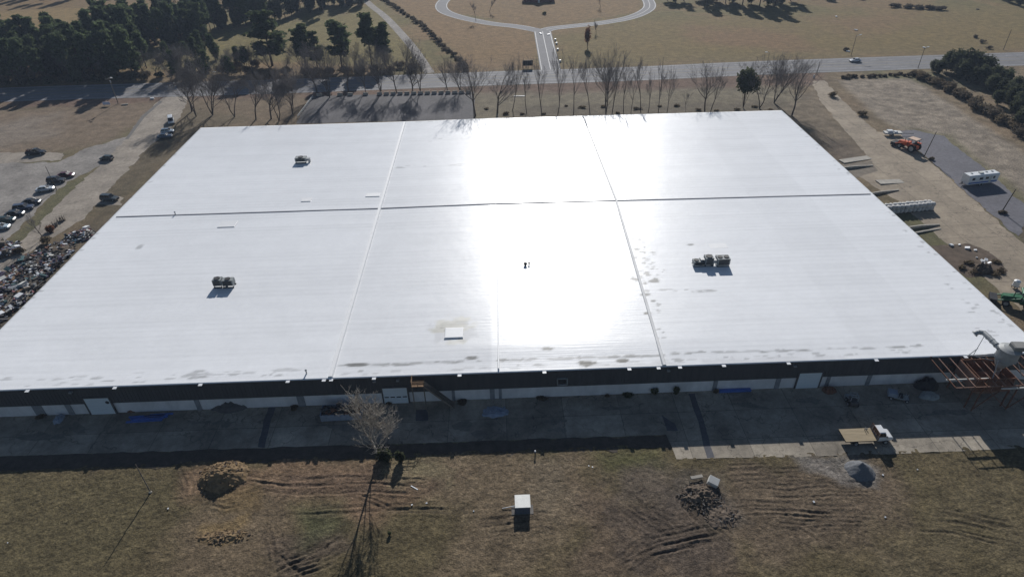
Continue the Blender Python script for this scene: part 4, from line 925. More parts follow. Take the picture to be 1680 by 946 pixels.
# ------------------------------------------------------------------ yard objects
mk('shed_shade_blue', (.10, .115, .15), .5, .1, 2)  # shade put into the colour: dark blue for the shed's walls and doors
p = G(858, 843); sh = thing('control_shed', 'small white flat-topped metal shed alone on the dirt yard', 'shed', (p.x, p.y + 1.1, 0))
hS = 1.42
mb = MB(); mb.box((0, 0, hS / 2), (2.05, 2.0, hS)); mb.build('body', M['shed_shade_blue'], sh, bevel=.02)
mb = MB(); mb.box((0, 0, hS + .05), (2.2, 2.2, .1)); mb.build('roof', mat('shed_roof', (.80, .79, .74), .35, .12, 1.4, spec=.5), sh, bevel=.02)
mb = MB(); mb.box((-.48, -1.02, .7), (.92, .05, 1.26)); mb.build('door', M['shed_shade_blue'], sh); mb = MB(); mb.box((.48, -1.02, .7), (.92, .05, 1.26)); mb.build('door', M['shed_shade_blue'], sh)
mb = MB(); mb.box((.08, -1.06, .7), (.05, .05, .2)); mb.build('handle', M['dark_metal'], sh)
sb = MB(); sb.box((0, 0, .05), (3.1, 1.5, .1)); sb = sb.build('concrete_pad', M['concrete_dark'], None); sb.location = (p.x - .05, p.y + .7, 0); tag(sb, 'small concrete pad under and beside the white shed', 'pad')
a = G(824, 834); b = G(846, 831); pp = MB(); pp.tube((0, 0, .08), (b.x - a.x, b.y - a.y, .3), .05, n=8); pp = pp.build('pipe', M['white_metal'], None); pp.location = (a.x, a.y, 0); tag(pp, 'thin white pipe lying against the left side of the white shed', 'pipe')

def chunks(o, n, rx_, ry_, h, mats, seed, smin=.08, smax=.45, long=2.0):
    q = random.Random(seed); mb = MB()
    for i in range(n):
        a = q.uniform(0, 6.28); r = q.random() ** .6 * 1.15; u, v = math.cos(a) * r, math.sin(a) * r; z = h * max(0, 1 - r) ** .6 * .75; L = q.uniform(smin, smax); b = q.uniform(0, 6.28); e = Vector((math.cos(b), math.sin(b), q.uniform(-.5, .6))) * L * q.uniform(.5, long) / 2
        c = Vector((u * rx_, v * ry_, z + L * .2)); mb.bar(c - e, c + e, L * q.uniform(.3, .9), L * q.uniform(.25, .7), q.randrange(len(mats)))
    k = mb.build('broken_pieces', mats, o); k['kind'] = 'stuff'; return o
def pile(name, label, cat, px, py, rx_, ry_, h, m, rough=.25, seed=0, peak=(0, 0), n=36, sharp=1.2, tex=.8):
    p = G(px, py); k = np.linspace(-1.25, 1.25, n); U, Vv = np.meshgrid(k, k); u = U.ravel(); v = Vv.ravel()
    r = np.hypot(u - peak[0] * (1 - np.hypot(u, v)).clip(0), v - peak[1] * (1 - np.hypot(u, v)).clip(0)); r = r + (fbm(u * 5, v * 5, 2.2, seed, 3) - .5) * rough
    z = h * np.clip(1 - r, 0, 1) ** sharp * (1 + (fbm(u * 8, v * 8, 1.4, seed + 5, 3) - .5) * tex) + np.where(r < 1, (vnoise(u * rx_, v * ry_, .35, seed) - .5) * .25 * tex, 0) - np.where(r > 1, .1, 0)
    ii = (np.arange(n - 1)[:, None] * n + np.arange(n - 1)[None]).ravel()
    o = np_mesh(name, np.stack([u * rx_, v * ry_, z], 1), np.stack([ii, ii + 1, ii + n + 1, ii + n], 1), m, smooth=True); o.location = (p.x, p.y, 0); return tag(o, label, cat)
CL = [M['clay'], M['clay'], M['mud']]
chunks(pile('clay_mound', 'lumpy orange-brown clay mound at the edge of the warehouse shadow', 'mound', 366, 781, 3.6, 3.0, 2.0, M['clay'], .35, 3, peak=(.1, -.2), sharp=.8, tex=.55, n=90), 260, 3.6, 2.7, 2.3, CL, 3, .08, .36)
pile('gravel_pile', 'smooth cone of blue-grey gravel in front of the flatbed truck', 'gravel', 1411, 772, 2.1, 2.0, 1.75, M['gravel_pile_grey'], .2, 8, peak=(0, .1), n=60, sharp=1.0, tex=.15)
RB = [M['mud'], M['trim_dark'], M['mud'], M['mud'], M['old_wood']]
chunks(pile('rubble_heap', 'dark broken rubble and root heap beside a white block', 'rubble', 1150, 815, 2.8, 2.2, 1.0, M['mud'], .7, 13, sharp=.8, tex=1.0, n=80), 420, 2.9, 2.3, .9, RB, 13, .05, .2, 7)
chunks(pile('rubble_heap', 'low tail of scattered dirt clods right of the rubble heap', 'rubble', 1184, 846, 2.4, 2.0, .35, M['mud'], .8, 19, sharp=.9, tex=.8, n=50), 150, 2.4, 1.6, .3, RB, 19, .05, .2, 4)
chunks(pile('clay_mound', 'low strip of yellow clay spill below the big clay mound', 'mound', 368, 880, 3.4, .9, .3, M['clay'], .9, 23, sharp=.9, tex=.8, n=50), 120, 3.4, 1.0, .3, CL, 23, .06, .3)
def block(px, py, d, rz, z0, name, label, cat, m, tilt=(0, 0), bev=.03):
    p = G(px, py); mb = MB(); mb.box((0, 0, d[2] / 2), d); o = mb.build(name, m, None, bevel=bev); o.location = (p.x, p.y, z0); o.rotation_euler = (tilt[0], tilt[1], rz); return tag(o, label, cat)
block(1168, 794, (1.5, 1.2, .9), -.5, .35, 'concrete_block', 'pale square concrete block perched on the rubble heap', 'block', M['off_white'], (.2, .2))
block(1142, 785, (1.9, .5, .25), .2, .3, 'concrete_slab', 'flat pale broken slab behind the concrete block', 'slab', M['concrete'], (.1, .05))
block(680, 800, (1.3, .14, .1), -.6, .02, 'board', 'short white board lying on the dirt yard', 'board', M['white_metal'], bev=0)
q = random.Random(21)
for i, (x, y) in enumerate([(507, 749), (119, 773), (966, 764), (972, 766), (676, 828), (700, 825), (777, 838), (1335, 823), (1452, 848), (13, 890), (276, 834), (1505, 770), (1448, 779), (640, 868), (188, 774), (208, 800), (1515, 740), (724, 738), (878, 735)][2:13]):
    s = q.uniform(.12, .24); block(x, y, (s * 1.3, s, s * .5), q.uniform(0, 3), .03, 'litter', 'pale scrap of litter lying on the dirt yard', 'litter', M['white_metal'], (q.uniform(-.2, .2), q.uniform(-.2, .2)), 0)['group'] = 'pale litter on the yard'
p = G(878, 745); hy = thing('hydrant', 'small pale-topped standpipe in the shade edge above the yard', 'standpipe', (p.x, p.y, 0)); mb = MB(); mb.tube((0, 0, 0), (0, 0, .7), .1, n=10); mb.build('pipe', M['dark_metal'], hy); mb = MB(); mb.tube((0, 0, .7), (0, 0, .9), .16, .1, n=10); mb.build('cap', M['white_metal'], hy)

def pole(px, py, ty, label, r=.13, lamp=None, arms=False, name='utility_pole', cat='pole', base=False, lean=(0, 0), hmax=None):
    p = G(px, py); h = HT(px, py, ty); h = min(h, hmax or 99); t = thing(name, label, cat, (p.x, p.y, 0)); t.rotation_euler = (lean[0], lean[1], 0)
    mb = MB(); mb.tube((0, 0, 0), (0, 0, h), r, r * .7, n=8); mb.build('pole', M['old_wood'], t)
    if arms:
        mb = MB(); mb.box((0, 0, h - .6), (2.4, .14, .16), .4); mb.build('crossarm', M['old_wood'], t)
        for x in (-1, -.4, .4, 1): mb = MB(); mb.tube((x * .92, x * .39, h - .52), (x * .92, x * .39, h - .3), .06, n=6); mb.build('insulator', M['galv'], t)
        mb = MB(); mb.tube((.3, -.2, h - 1.9), (.3, -.2, h - 1.1), .25, n=10); mb.build('transformer', M['galv'], t)
    if lamp:
        mb = MB(); mb.bar((0, 0, h - .25), (lamp[0], lamp[1], h), .09); mb.build('arm', M['galv'], t)
        mb = MB(); mb.box((lamp[0] * 1.15, lamp[1] * 1.15, h + .02), (.95, .5, .22), math.atan2(lamp[1], lamp[0])); mb.build('lamp_head', M['lamp_glass'], t)
    if base: mb = MB(); mb.tube((0, 0, 0), (0, 0, .15), .24, .2, n=12); mb.build('footing', M['concrete'], t)
    return t
pole(247, 807, 745, 'thin dark pole on a pale footing in the left grass', .09, base=True, name='light_pole', hmax=6.3)
pole(194, 170, 127, 'wooden utility pole with crossarm and lamp beside the left highway', .16, (1.2, -.6), True)
pole(366, 155, 118, 'slim street lamp beside the highway behind the left bare trees', .1, (-.9, 0), name='street_lamp', cat='lamp')
pole(93, 312, 273, 'thin pole rising among the upper parked cars', .1)
pole(1516, 257, 216, 'leaning wooden pole beside the orange tractor', .15, lean=(0, .12))
pole(1643, 348, 310, 'leaning wooden pole near the camper trailer', .15, lean=(0, .14))
pole(1340, 122, 101, 'short wooden pole where the side drive meets the highway', .12)
pole(1506, 112, 78, 'roadside pole with a white lamp beyond the highway', .13, (1.3, .4))
pole(1646, 82, 49, 'bare pole in the far field at top right', .13)
pole(1396, 92, 58, 'roadside pole with pale lamp arm behind the white car', .12, (1.6, .3))
pole(732, 143, 95, 'tall thin pole by the highway at the foot of the hedge', .11)
pole(1085, 125, 94, 'thin pole standing in the verge among the bare trees', .1)
pole(1258, 108, 86, 'roadside pole with pale lamp over the highway', .1, (-1.0, .3))
pole(778, 200, 158, 'dark post at the right corner of the rear parking pad', .14, hmax=5)

def sign(px, py, w, h, z0, m, label, name='sign_board', legs=2, pm=None):
    p = G(px, py); t = thing(name, label, 'sign', (p.x, p.y, 0)); mb = MB(); mb.box((0, 0, z0 + h / 2), (w, .12, h)); mb.build('panel', m, t)
    for k in range(legs): mb = MB(); x = (k / (legs - 1) - .5) * w * .8 if legs > 1 else 0; mb.bar((x, .1, 0), (x, .1, z0 + h), .12); mb.build('post', pm or M['old_wood'], t)
    return t
sign(176, 174, 2.6, 1.0, .5, M['sign_face'], 'small pale blue sign board in the shaded left verge')
sign(866, 112, 4.2, 2.2, 1.0, M['dark_metal'], 'dark backed sign board by the loop road entrance')
block(205, 172.5, (2.2, .5, .4), .3, .02, 'culvert_pipe', 'pale culvert end in the verge by the left drive', 'culvert', M['concrete'])
block(250, 163, (1.3, .8, .6), .3, .02, 'roadside_box', 'white box beside the left drive mouth', 'box', M['white_metal'])
block(852, 158, (4.2, .8, .12), -.05, .03, 'concrete_slab', 'long pale slab lying in the verge behind the warehouse', 'slab', M['off_white'])
block(1335, 128, (.5, .4, 1.1), 0, 0, 'mailbox_post', 'small white marker post at the side drive mouth', 'post', M['white_metal'])
for i, (x, y) in enumerate([(911, 67), (913, 73), (915, 83), (919, 102)]):
    block(x, y, (.8, .6, .9), 0, 0, 'marker', ORD[i] + ' white marker from the far end of the line beside the loop entrance road', 'marker', M['white_metal'])
for i, (x, y, lb) in enumerate([(1391, 85, 'pale brush scrap in the far field behind the white car'), (1404, 50, 'small pale litter in the far field, farthest of the line'), (1516, 79, 'white scrap near the far roadside lamp'), (887, 56, 'white stone at the left of the loop road fork'), (900, 57.5, 'white stone at the right of the loop road fork'), (1372, 28, 'pale patch of litter high in the far field'), (1604, 16, 'small dark trough in the far field')]):
    block(x, y, (1.5, .7, .4), q.uniform(0, 3), 0, 'field_litter', lb, 'litter', M['white_metal'] if i < 6 else M['dark_metal'])

# front apron clutter
def tarp_heap(px, py, rx_, ry_, h, label, m='tarp_black', seed=1): return pile('tarp_heap', label, 'tarp', px, py, rx_, ry_, h, M[m], .4, seed, n=30, sharp=.5, tex=.9)
tarp_heap(378, 668, 2.8, 1.3, 1.6, 'dark tarp heap against the wall right of the blue sheets', 'trim_dark', 41)
tarp_heap(1519, 634, 2.0, 1.3, 1.9, 'black tarp heap against the wall left of the rusty frame', seed=42)
tarp_heap(1524, 650, 1.6, 1.0, 1.0, 'dark low bundle in front of the black tarp heap', 'grey_paint', 43)
tarp_heap(1360, 641, 1.2, .9, 1.0, 'brown brush heap beside the right roll-up door', 'rust', 44)
tarp_heap(217, 672, 1.1, .7, .8, 'brown scrap heap left of the blue sheets', 'rust', 45)
for i, (a, b, y, n_) in enumerate([((212, 688), (272, 684), 0, 4), ((240, 683), (282, 680), .9, 3)]):
    A = G(*a); B = G(*b); d = B - A; t = thing('blue_sheet_stack', ('lower' if i == 0 else 'upper, shorter') + ' bundle of long blue sheets lying by the left wall', 'sheets', (A.x, A.y, 0), math.atan2(d.y, d.x))
    for k in range(n_): mb = MB(); mb.box((d.length / 2 + q.uniform(-.4, .4), (k - n_ / 2) * .33, .12 + k % 2 * .12), (d.length * q.uniform(.8, 1), .3, .2)); mb.build('sheet', M['blue_sheet'], t)
A = G(1179, 643); B = G(1231, 641); d = B - A; t = thing('blue_sheet_stack', 'long thin stack of blue sheets against the wall right of centre', 'sheets', (A.x, A.y, 0), math.atan2(d.y, d.x)); mb = MB()
mb.box((d.length / 2, 0, .3), (d.length, .6, .35)); mb.build('sheet', M['blue_sheet'], t); mb = MB(); mb.box((d.length / 2, .1, .06), (d.length * .9, .5, .12)); mb.build('bearer', M['old_wood'], t)
A = G(820, 681); bs = pile('plastic_sheet', 'crumpled pale blue plastic sheet on the shaded apron right of the stair', 'sheet', 812, 676, 2.3, 1.4, .35, M['pale_blue'], .5, 51, n=30, sharp=.5, tex=1.4)
pile('plastic_sheet', 'crumpled lavender plastic bundle left of the left roll-up door', 'sheet', 97, 688, .8, 1.1, .8, M['pale_blue'], .5, 52, n=24, sharp=.5, tex=1.2)
p = G(560, 692); dp = thing('scrap_dumpster', 'long open steel dumpster filled with dark scrap behind the yard tree', 'dumpster', (p.x, p.y + 1.4, .03), R(1))
mb = MB()
for s in (-1, 1): mb.box((0, s * 1.2, .85), (6.6, .1, 1.3)); mb.box((s * 3.3, 0, .85), (.1, 2.4, 1.3))
mb.box((0, 0, .28), (6.6, 2.4, .12)); mb.build('box', M['pale_blue'], dp)
mb = MB()
for k in range(9): mb.box((-3.1 + k * .78, -1.28, .85), (.1, .08, 1.3))
mb.build('ribs', M['pale_blue'], dp)
mb = MB()
for k in range(90): mb.box((q.uniform(-3.1, 3.1), q.uniform(-1, 1), q.uniform(.9, 1.75)), (q.uniform(.2, 1.1), q.uniform(.1, .6), q.uniform(.05, .4)), q.uniform(0, 3), q.randrange(3))
sc_ = mb.build('scrap_load', [M['dark_metal'], M['rust'], M['trim_dark']], None); sc_.location = dp.location; tag(sc_, 'dark jumbled scrap filling the long dumpster', 'scrap')
# skid loader and cart
p = G(1397, 662); sk = thing('skid_loader', 'small dark open-caged skid loader in the apron shade', 'loader', (p.x, p.y, .03), R(80))
mb = MB(); mb.box((0, 0, .6), (1.9, 1.2, .6)); mb.box((-.8, 0, .95), (.5, 1.2, .4)); mb.build('body', M['trim_dark'], sk, bevel=.05)
mb = MB()
for x in (-.5, .6):
    for y in (-.55, .55): mb.bar((x, y, .9), (x, y, 1.95), .07)
for y in (-.55, .55): mb.bar((-.5, y, 1.95), (.6, y, 1.95), .09)
for x in (-.5, .05, .6): mb.bar((x, -.55, 1.95), (x, .55, 1.95), .09)
mb.build('cage', M['galv'], sk)
mb = MB(); mb.box((1.35, 0, .35), (.6, 1.5, .5), tx=1.15); mb.bar((.3, -.7, 1.0), (1.2, -.7, .5), .12); mb.bar((.3, .7, 1.0), (1.2, .7, .5), .12); mb.build('bucket', M['galv'], sk)
for s in (-1, 1):
    for x in (-.55, .55): wheel(sk, x, s * .72, .36, .25)
p = G(1470, 653); ct = thing('utility_cart', 'small utility cart with pale blue box in the apron shade', 'cart', (p.x, p.y, .03), R(-22))
mb = MB(); mb.box((-.8, 0, .95), (1.4, 1.3, .8)); mb.build('cargo_box', M['pale_blue'], ct, bevel=.04)
mb = MB(); mb.box((.6, 0, .5), (2.2, 1.2, .2)); mb.bar((.3, -.5, .5), (.3, -.5, 1.3), .07); mb.bar((.3, .5, .5), (.3, .5, 1.3), .07); mb.bar((1.3, -.5, .6), (1.3, .5, 1.0), .08); mb.bar((1.0, 0, .6), (1.6, 0, 1.2), .08); mb.build('frame', M['galv'], ct)
mb = MB(); mb.box((.55, 0, .8), (.5, 1.0, .3)); mb.build('seat', M['dark_metal'], ct)
for s in (-1, 1):
    for x in (-.9, 1.5): wheel(ct, x, s * .62, .3, .22)

# barriers along the far edge of the rear pad, rail at its left
bar0 = None
def barrier_mesh():
    mb = MB(); mb.side([(-.38, 0), (.38, 0), (.36, .2), (.18, .5), (.16, 1.0), (-.16, 1.0), (-.18, .5), (-.36, .2)], -.95, .95); return mb.build('concrete_barrier', M['concrete'], None)
bxs = [524, 558, 575, 600] + [623 + i * 11.2 for i in range(14)]
for i, x in enumerate(bxs):
    y = 157.5 - (x - 524) * .019; p = G(x, y)
    if bar0 is None: bar0 = barrier_mesh(); o = bar0
    else: o = bar0.copy(); COL.objects.link(o)
    o.location = (p.x, p.y, 0); o.rotation_euler = (0, 0, math.pi / 2 + .03)
    tag(o, ORD[i] + ' concrete barrier from the left along the far edge of the rear pad', 'barrier', 'concrete barriers along the rear pad')
A = G(514, 161); B = G(489, 194); d = B - A; t = thing('guard_rail', 'pale low railing along the left edge of the rear pad', 'railing', (A.x, A.y, 0), math.atan2(d.y, d.x)); L = d.length
mb = MB(); mb.bar((0, 0, .95), (L, 0, .95), .14, .2); mb.bar((0, 0, .5), (L, 0, .5), .1, .16); mb.build('rail', M['off_white'], t)
for k in range(9): mb = MB(); mb.bar((L * k / 8, 0, 0), (L * k / 8, 0, 1), .14); mb.build('post', M['off_white'], t)

# house seen only at the top edge
p = G(884, 4); hs = thing('house', 'dark roofed house inside the loop road at the top edge', 'house', (p.x, p.y, 0), R(-3))
mb = MB(); mb.box((0, 5, 1.5), (18, 10, 3.0)); mb.build('wall', M['brick'], hs)
mb = MB(); mb.add([(-9.6, -.6, 2.95), (9.6, -.6, 2.95), (9.6, 10.6, 2.95), (-9.6, 10.6, 2.95), (-5, 5, 6.6), (5, 5, 6.6)], [(0, 1, 5, 4), (2, 3, 4, 5), (1, 2, 5), (3, 0, 4), (3, 2, 1, 0)]); rf = mb.build('roof', M['shingle'], hs)
mb = MB(); mb.add([(-3, -2.4, 2.95), (3, -2.4, 2.95), (3, 4, 2.95), (-3, 4, 2.95), (0, -2.4, 5.6), (0, 4, 6.2)], [(0, 1, 4), (1, 2, 5, 4), (3, 0, 4, 5), (2, 3, 5), (3, 2, 1, 0)]); mb.build('gable', M['shingle'], rf)
mb = MB(); mb.box((0, -1.1, 1.5), (5, 2.2, 3)); mb.build('porch', M['brick'], hs)
for x in (-6.5, -4.2, 4.2, 6.5): mb = MB(); mb.box((x, -.03, 1.7), (1.2, .1, 1.4)); mb.build('window', M['glass'], hs)
mb = MB(); mb.box((0, -2.25, 1.1), (1.1, .1, 2.1)); mb.build('door', M['off_white'], hs)

# ------------------------------------------------------------------ junk field along the left wall
def inpoly(p, poly):
    x, y = p; r = False
    for (x1, y1), (x2, y2) in zip(poly, poly[1:] + poly[:1]):
        if (y1 > y) != (y2 > y) and x < (x2 - x1) * (y - y1) / (y2 - y1) + x1: r = not r
    return r
JP = [(152, 374), (118, 384), (92, 398), (60, 412), (28, 432), (0, 452), (-40, 490), (-40, 590), (0, 536), (60, 478), (120, 414)]
JP2 = [(-20, 402), (8, 398), (38, 400), (34, 412), (10, 424), (-20, 432)]
jm = [M['white_metal'], M['off_white'], M['rust'], M['old_wood'], M['trim_dark'], M['pale_blue'], M['dark_metal'], M['galv'], mat('junk_pink', (.35, .16, .17), .8, .2), mat('junk_purple', (.10, .08, .13), .8, .2), mat('junk_teal', (.06, .12, .13), .8, .2), M['orange_wood']]
jw = [12, 8, 14, 18, 26, 6, 22, 9, 4, 14, 8, 6]
q = random.Random(31)
def rand_in(poly):
    xs = [p[0] for p in poly]; ys = [p[1] for p in poly]
    while True:
        p = (q.uniform(min(xs), max(xs)), q.uniform(min(ys), max(ys)))
        if inpoly(p, poly): return G(*p)
mb = MB()
for i in range(2600):
    p = rand_in(JP if i % 9 else JP2); cl = fbm(p.x, p.y, 5, 61, 3)
    if cl < .42 and q.random() < .75: continue
    hz = q.uniform(.05, .25 + 2.2 * max(0, cl - .42)); s = q.uniform(.12, .55)
    d = (s * q.uniform(.6, 3.2), s, s * q.uniform(.15, .9)); mi = q.choices(range(12), jw)[0]
    a = q.uniform(0, 6.28); e = Vector((d[0] * math.cos(a), d[0] * math.sin(a), q.uniform(-.4, .5) * d[0])) / 2
    mb.bar(Vector((p.x, p.y, hz + .1)) - e, Vector((p.x, p.y, hz + .1)) + e, d[1], d[2], mi)
jk = mb.build('scrap_rubble', jm); tag(jk, 'mass of mixed small rubble and scrap strewn along the left warehouse wall', 'rubble', None, 'stuff')
kinds = [('crate', 'pale crate lying in the junk field by the left wall', 'crate'), ('scrap_sheet', 'tilted scrap sheet lying in the junk field by the left wall', 'sheet'), ('timber_beam', 'weathered timber lying in the junk field by the left wall', 'timber'), ('steel_drum', 'dark steel drum standing in the junk field by the left wall', 'drum')]
for i in range(96):
    p = rand_in(JP if i % 8 else JP2); k = i % 4; mb = MB()
    if k == 0:
        s = q.uniform(.6, 1.3); h = s * q.uniform(.5, .9); mb.box((0, 0, h / 2), (s * 1.3, s, h)); mb.box((0, 0, h + .03), (s * 1.36, s * 1.06, .06)); m = jm[q.choice([0, 1, 1, 3, 5])]
    elif k == 1: mb.box((0, 0, .3), (q.uniform(1, 2.4), q.uniform(.7, 1.4), .06)); mb.box((0, .2, .36), (q.uniform(.6, 1.2), .1, .08)); m = jm[q.choice([0, 1, 7, 10, 9])]
    elif k == 2:
        for j in range(3): mb.box((q.uniform(-.3, .3), j * .3 - .3, .15 + j % 2 * .15), (q.uniform(2, 4), .22, .16), q.uniform(-.1, .1))
        m = M['old_wood']
    else: mb.tube((0, 0, 0), (0, 0, .9), .32, n=12); mb.tube((0, 0, .28), (0, 0, .32), .34, n=12); mb.tube((0, 0, .6), (0, 0, .64), .34, n=12); m = jm[q.choice([4, 6, 2, 9, 10])]
    n_, lb, ct_ = kinds[k]; o = mb.build(n_, m); o.location = (p.x, p.y, max(0, fbm(p.x, p.y, 5, 61, 3) - .45) * 2.0); o.rotation_euler = (q.uniform(-.35, .35), q.uniform(-.35, .35), q.uniform(0, 6.28)); tag(o, lb, ct_, ct_ + 's in the junk field')
JB = [M['white_metal'], M['off_white'], M['trim_dark'], M['mud'], jm[9], jm[8], M['galv'], M['dark_metal']]
chunks(pile('junk_mound', 'highest dark junk mound near the top of the junk field', 'mound', 133, 388, 3.0, 2.2, 1.5, M['mud'], .6, 63, sharp=.8, tex=.8, n=44), 300, 3.4, 2.6, 1.8, JB, 63, .12, .6, 2)
pile('junk_mound', 'lower junk mound in the middle of the junk field by the wall', 'mound', 100, 412, 3.4, 2.6, 1.0, M['mud'], .6, 65, sharp=.8, tex=.8, n=44)
for i, (x, y, lb) in enumerate([(101, 362, 'stack of upright dark pallets at the drive edge above the junk'), (94, 370, 'lower stack of leaning pallets at the drive edge above the junk')]):
    p = G(x, y); t = thing('pallet_stack', lb, 'pallets', (p.x, p.y, 0), .5)
    for k in range(5 - i * 2):
        mb = MB()
        for j in range(5): mb.box((k * .42 - .8, j * .26 - .52, .62), (.05, .16, 1.2))
        for z in (.1, .62, 1.14): mb.box((k * .42 - .72, 0, z), (.1, 1.2, .1))
        mb.build('pallet', M['old_wood'], t).rotation_euler = (0, q.uniform(-.15, .15), 0)
# debris island in the right lot
pile('debris_heap', 'dark heap of debris and brush on the island in the right lot', 'debris', 1612, 443, 2.2, 1.6, 1.5, M['mud'], .6, 71, sharp=.6, tex=1.6, n=40)
for i, (x, y, s) in enumerate([(1609, 434, .9), (1615, 432, .8), (1621, 437, .7), (1560, 403, .9), (1587, 408, 1.0), (1600, 411, .6), (1574, 402, .5), (1602, 423, .5), (1611, 438, .6)]):
    s *= .75
    o = block(x, y, (s * 1.3, s, s * .5), q.uniform(0, 3), (.8 if i in (0, 1, 2, 8) else .05), 'scrap_block', ('pale scrap piece lying on top of the debris heap in the right lot' if i in (0, 1, 2, 8) else 'pale scrap piece on the dirt island upslope of the debris heap'), 'scrap', M['white_metal'], (q.uniform(-.4, .4), q.uniform(-.4, .4)), 0)
    o['group'] = 'pale scrap on the heap' if i in (0, 1, 2, 8) else 'pale scrap on the island'

# ------------------------------------------------------------------ vegetation
def segs_mesh(name, S, m, parent=None, n=4):
    """many tapering limbs as one mesh: rows p0(3) p1(3) r0 r1"""
    S = np.array(S); p0, p1, r0, r1 = S[:, :3], S[:, 3:6], S[:, 6], S[:, 7]; d = p1 - p0; d /= np.linalg.norm(d, axis=1, keepdims=True) + 1e-9
    up = np.where(np.abs(d[:, 2:3]) < .9, np.array([[0, 0, 1.]]), np.array([[1., 0, 0]])); a = np.cross(d, up); a /= np.linalg.norm(a, axis=1, keepdims=True) + 1e-9; b = np.cross(d, a)
    V = []
    for p, r in ((p0, r0), (p1, r1)):
        for k in range(n): t = 2 * math.pi * k / n; V.append(p + (a * math.cos(t) + b * math.sin(t)) * r[:, None])
    V = np.stack(V, 1).reshape(-1, 3); N = len(S); base = np.arange(N)[:, None] * 2 * n
    F = np.concatenate([base + np.array([[k, (k + 1) % n, n + (k + 1) % n, n + k]]) for k in range(n)])
    return np_mesh(name, V, F, m, parent)
def bare_skeleton(seed, h, width, trunk_r, first=.35, lv=5, fork=1, up=.5, nb=(3, 4)):
    q = random.Random(seed); big = []; small = []
    def grow(p, d, L, r, k):
        n_ = 3 if k < 2 else 2; pts = [p]; dd = d
        for i in range(n_):
            dd = (dd + Vector((q.gauss(0, .12), q.gauss(0, .12), q.gauss(.04, .08) * (1 if k else 0)))).normalized()
            e = pts[-1] + dd * L / n_; ra = r * (1 - .45 * i / n_); rb = r * (1 - .45 * (i + 1) / n_)
            (big if k < 2 else small).append((*pts[-1], *e, ra, rb)); pts.append(e)
        if k >= lv: return
        m = q.randint(*nb) if k < 3 else q.randint(2, 3)
        for j in range(m + (2 if k == 0 else 0)):
            t = q.uniform(first if k == 0 else .25, 1.0) if j else 1.0
            i = min(n_ - 1, int(t * n_)); f = t * n_ - i; s = pts[i].lerp(pts[i + 1], f)
            sp = q.uniform(.35, .95) * width if j else q.uniform(.05, .35)
            an = q.uniform(0, 6.28); side = Vector((math.cos(an), math.sin(an), 0)); nd = (dd * math.cos(sp) + side * math.sin(sp) + Vector((0, 0, up * .35))).normalized()
            grow(s, nd, L * q.uniform(.5, .78) * (.8 if k == 0 else 1), r * (.55 if j == 0 else .42) * q.uniform(.8, 1.1), k + 1)
    for f in range(fork):
        a = 6.28 * f / max(1, fork) + q.random(); d = Vector((math.cos(a) * .22, math.sin(a) * .22, 1)).normalized() if fork > 1 else Vector((q.gauss(0, .03), q.gauss(0, .03), 1)).normalized()
        grow(Vector((0, 0, 0)), d, h * .45, trunk_r * (1 if fork == 1 else .7), 0)
    return big, small
def bare_tree(seed, h, width=.8, tr=.22, label='', loc=(0, 0, 0), rz=0, twig='twig', min_r=.028, n=4, **kw):
    big, small = bare_skeleton(seed, h, width, tr, **kw)
    A = np.array(big + small); s = h / A[:, 5].max(); A[:, :6] *= s; A[:, 6:] = np.maximum(A[:, 6:], min_r); nb_ = len(big)
    t = thing('bare_tree', label, 'tree', loc, rz)
    segs_mesh('trunk', A[:nb_], M['bark'] if twig == 'twig' else M[twig], t, 6); segs_mesh('crown', A[nb_:], M[twig], t, 3); return t
def leaf_quads(C_, size, rng, flat=0.0, stretch=1.6):
    N = len(C_); d = rng.normal(size=(N, 3)); d[:, 2] *= (1 - flat); d /= np.linalg.norm(d, axis=1, keepdims=True) + 1e-9
    e = rng.normal(size=(N, 3)); e -= d * (e * d).sum(1, keepdims=True); e /= np.linalg.norm(e, axis=1, keepdims=True) + 1e-9
    s = (size * rng.uniform(.6, 1.4, N))[:, None]
    V = np.stack([C_ - d * s * stretch / 2 - e * s * .12, C_ - d * s * .1 - e * s / 2, C_ + d * s * stretch / 2, C_ - d * s * .1 + e * s / 2], 1).reshape(-1, 3)
    return V, np.arange(N * 4).reshape(-1, 4)
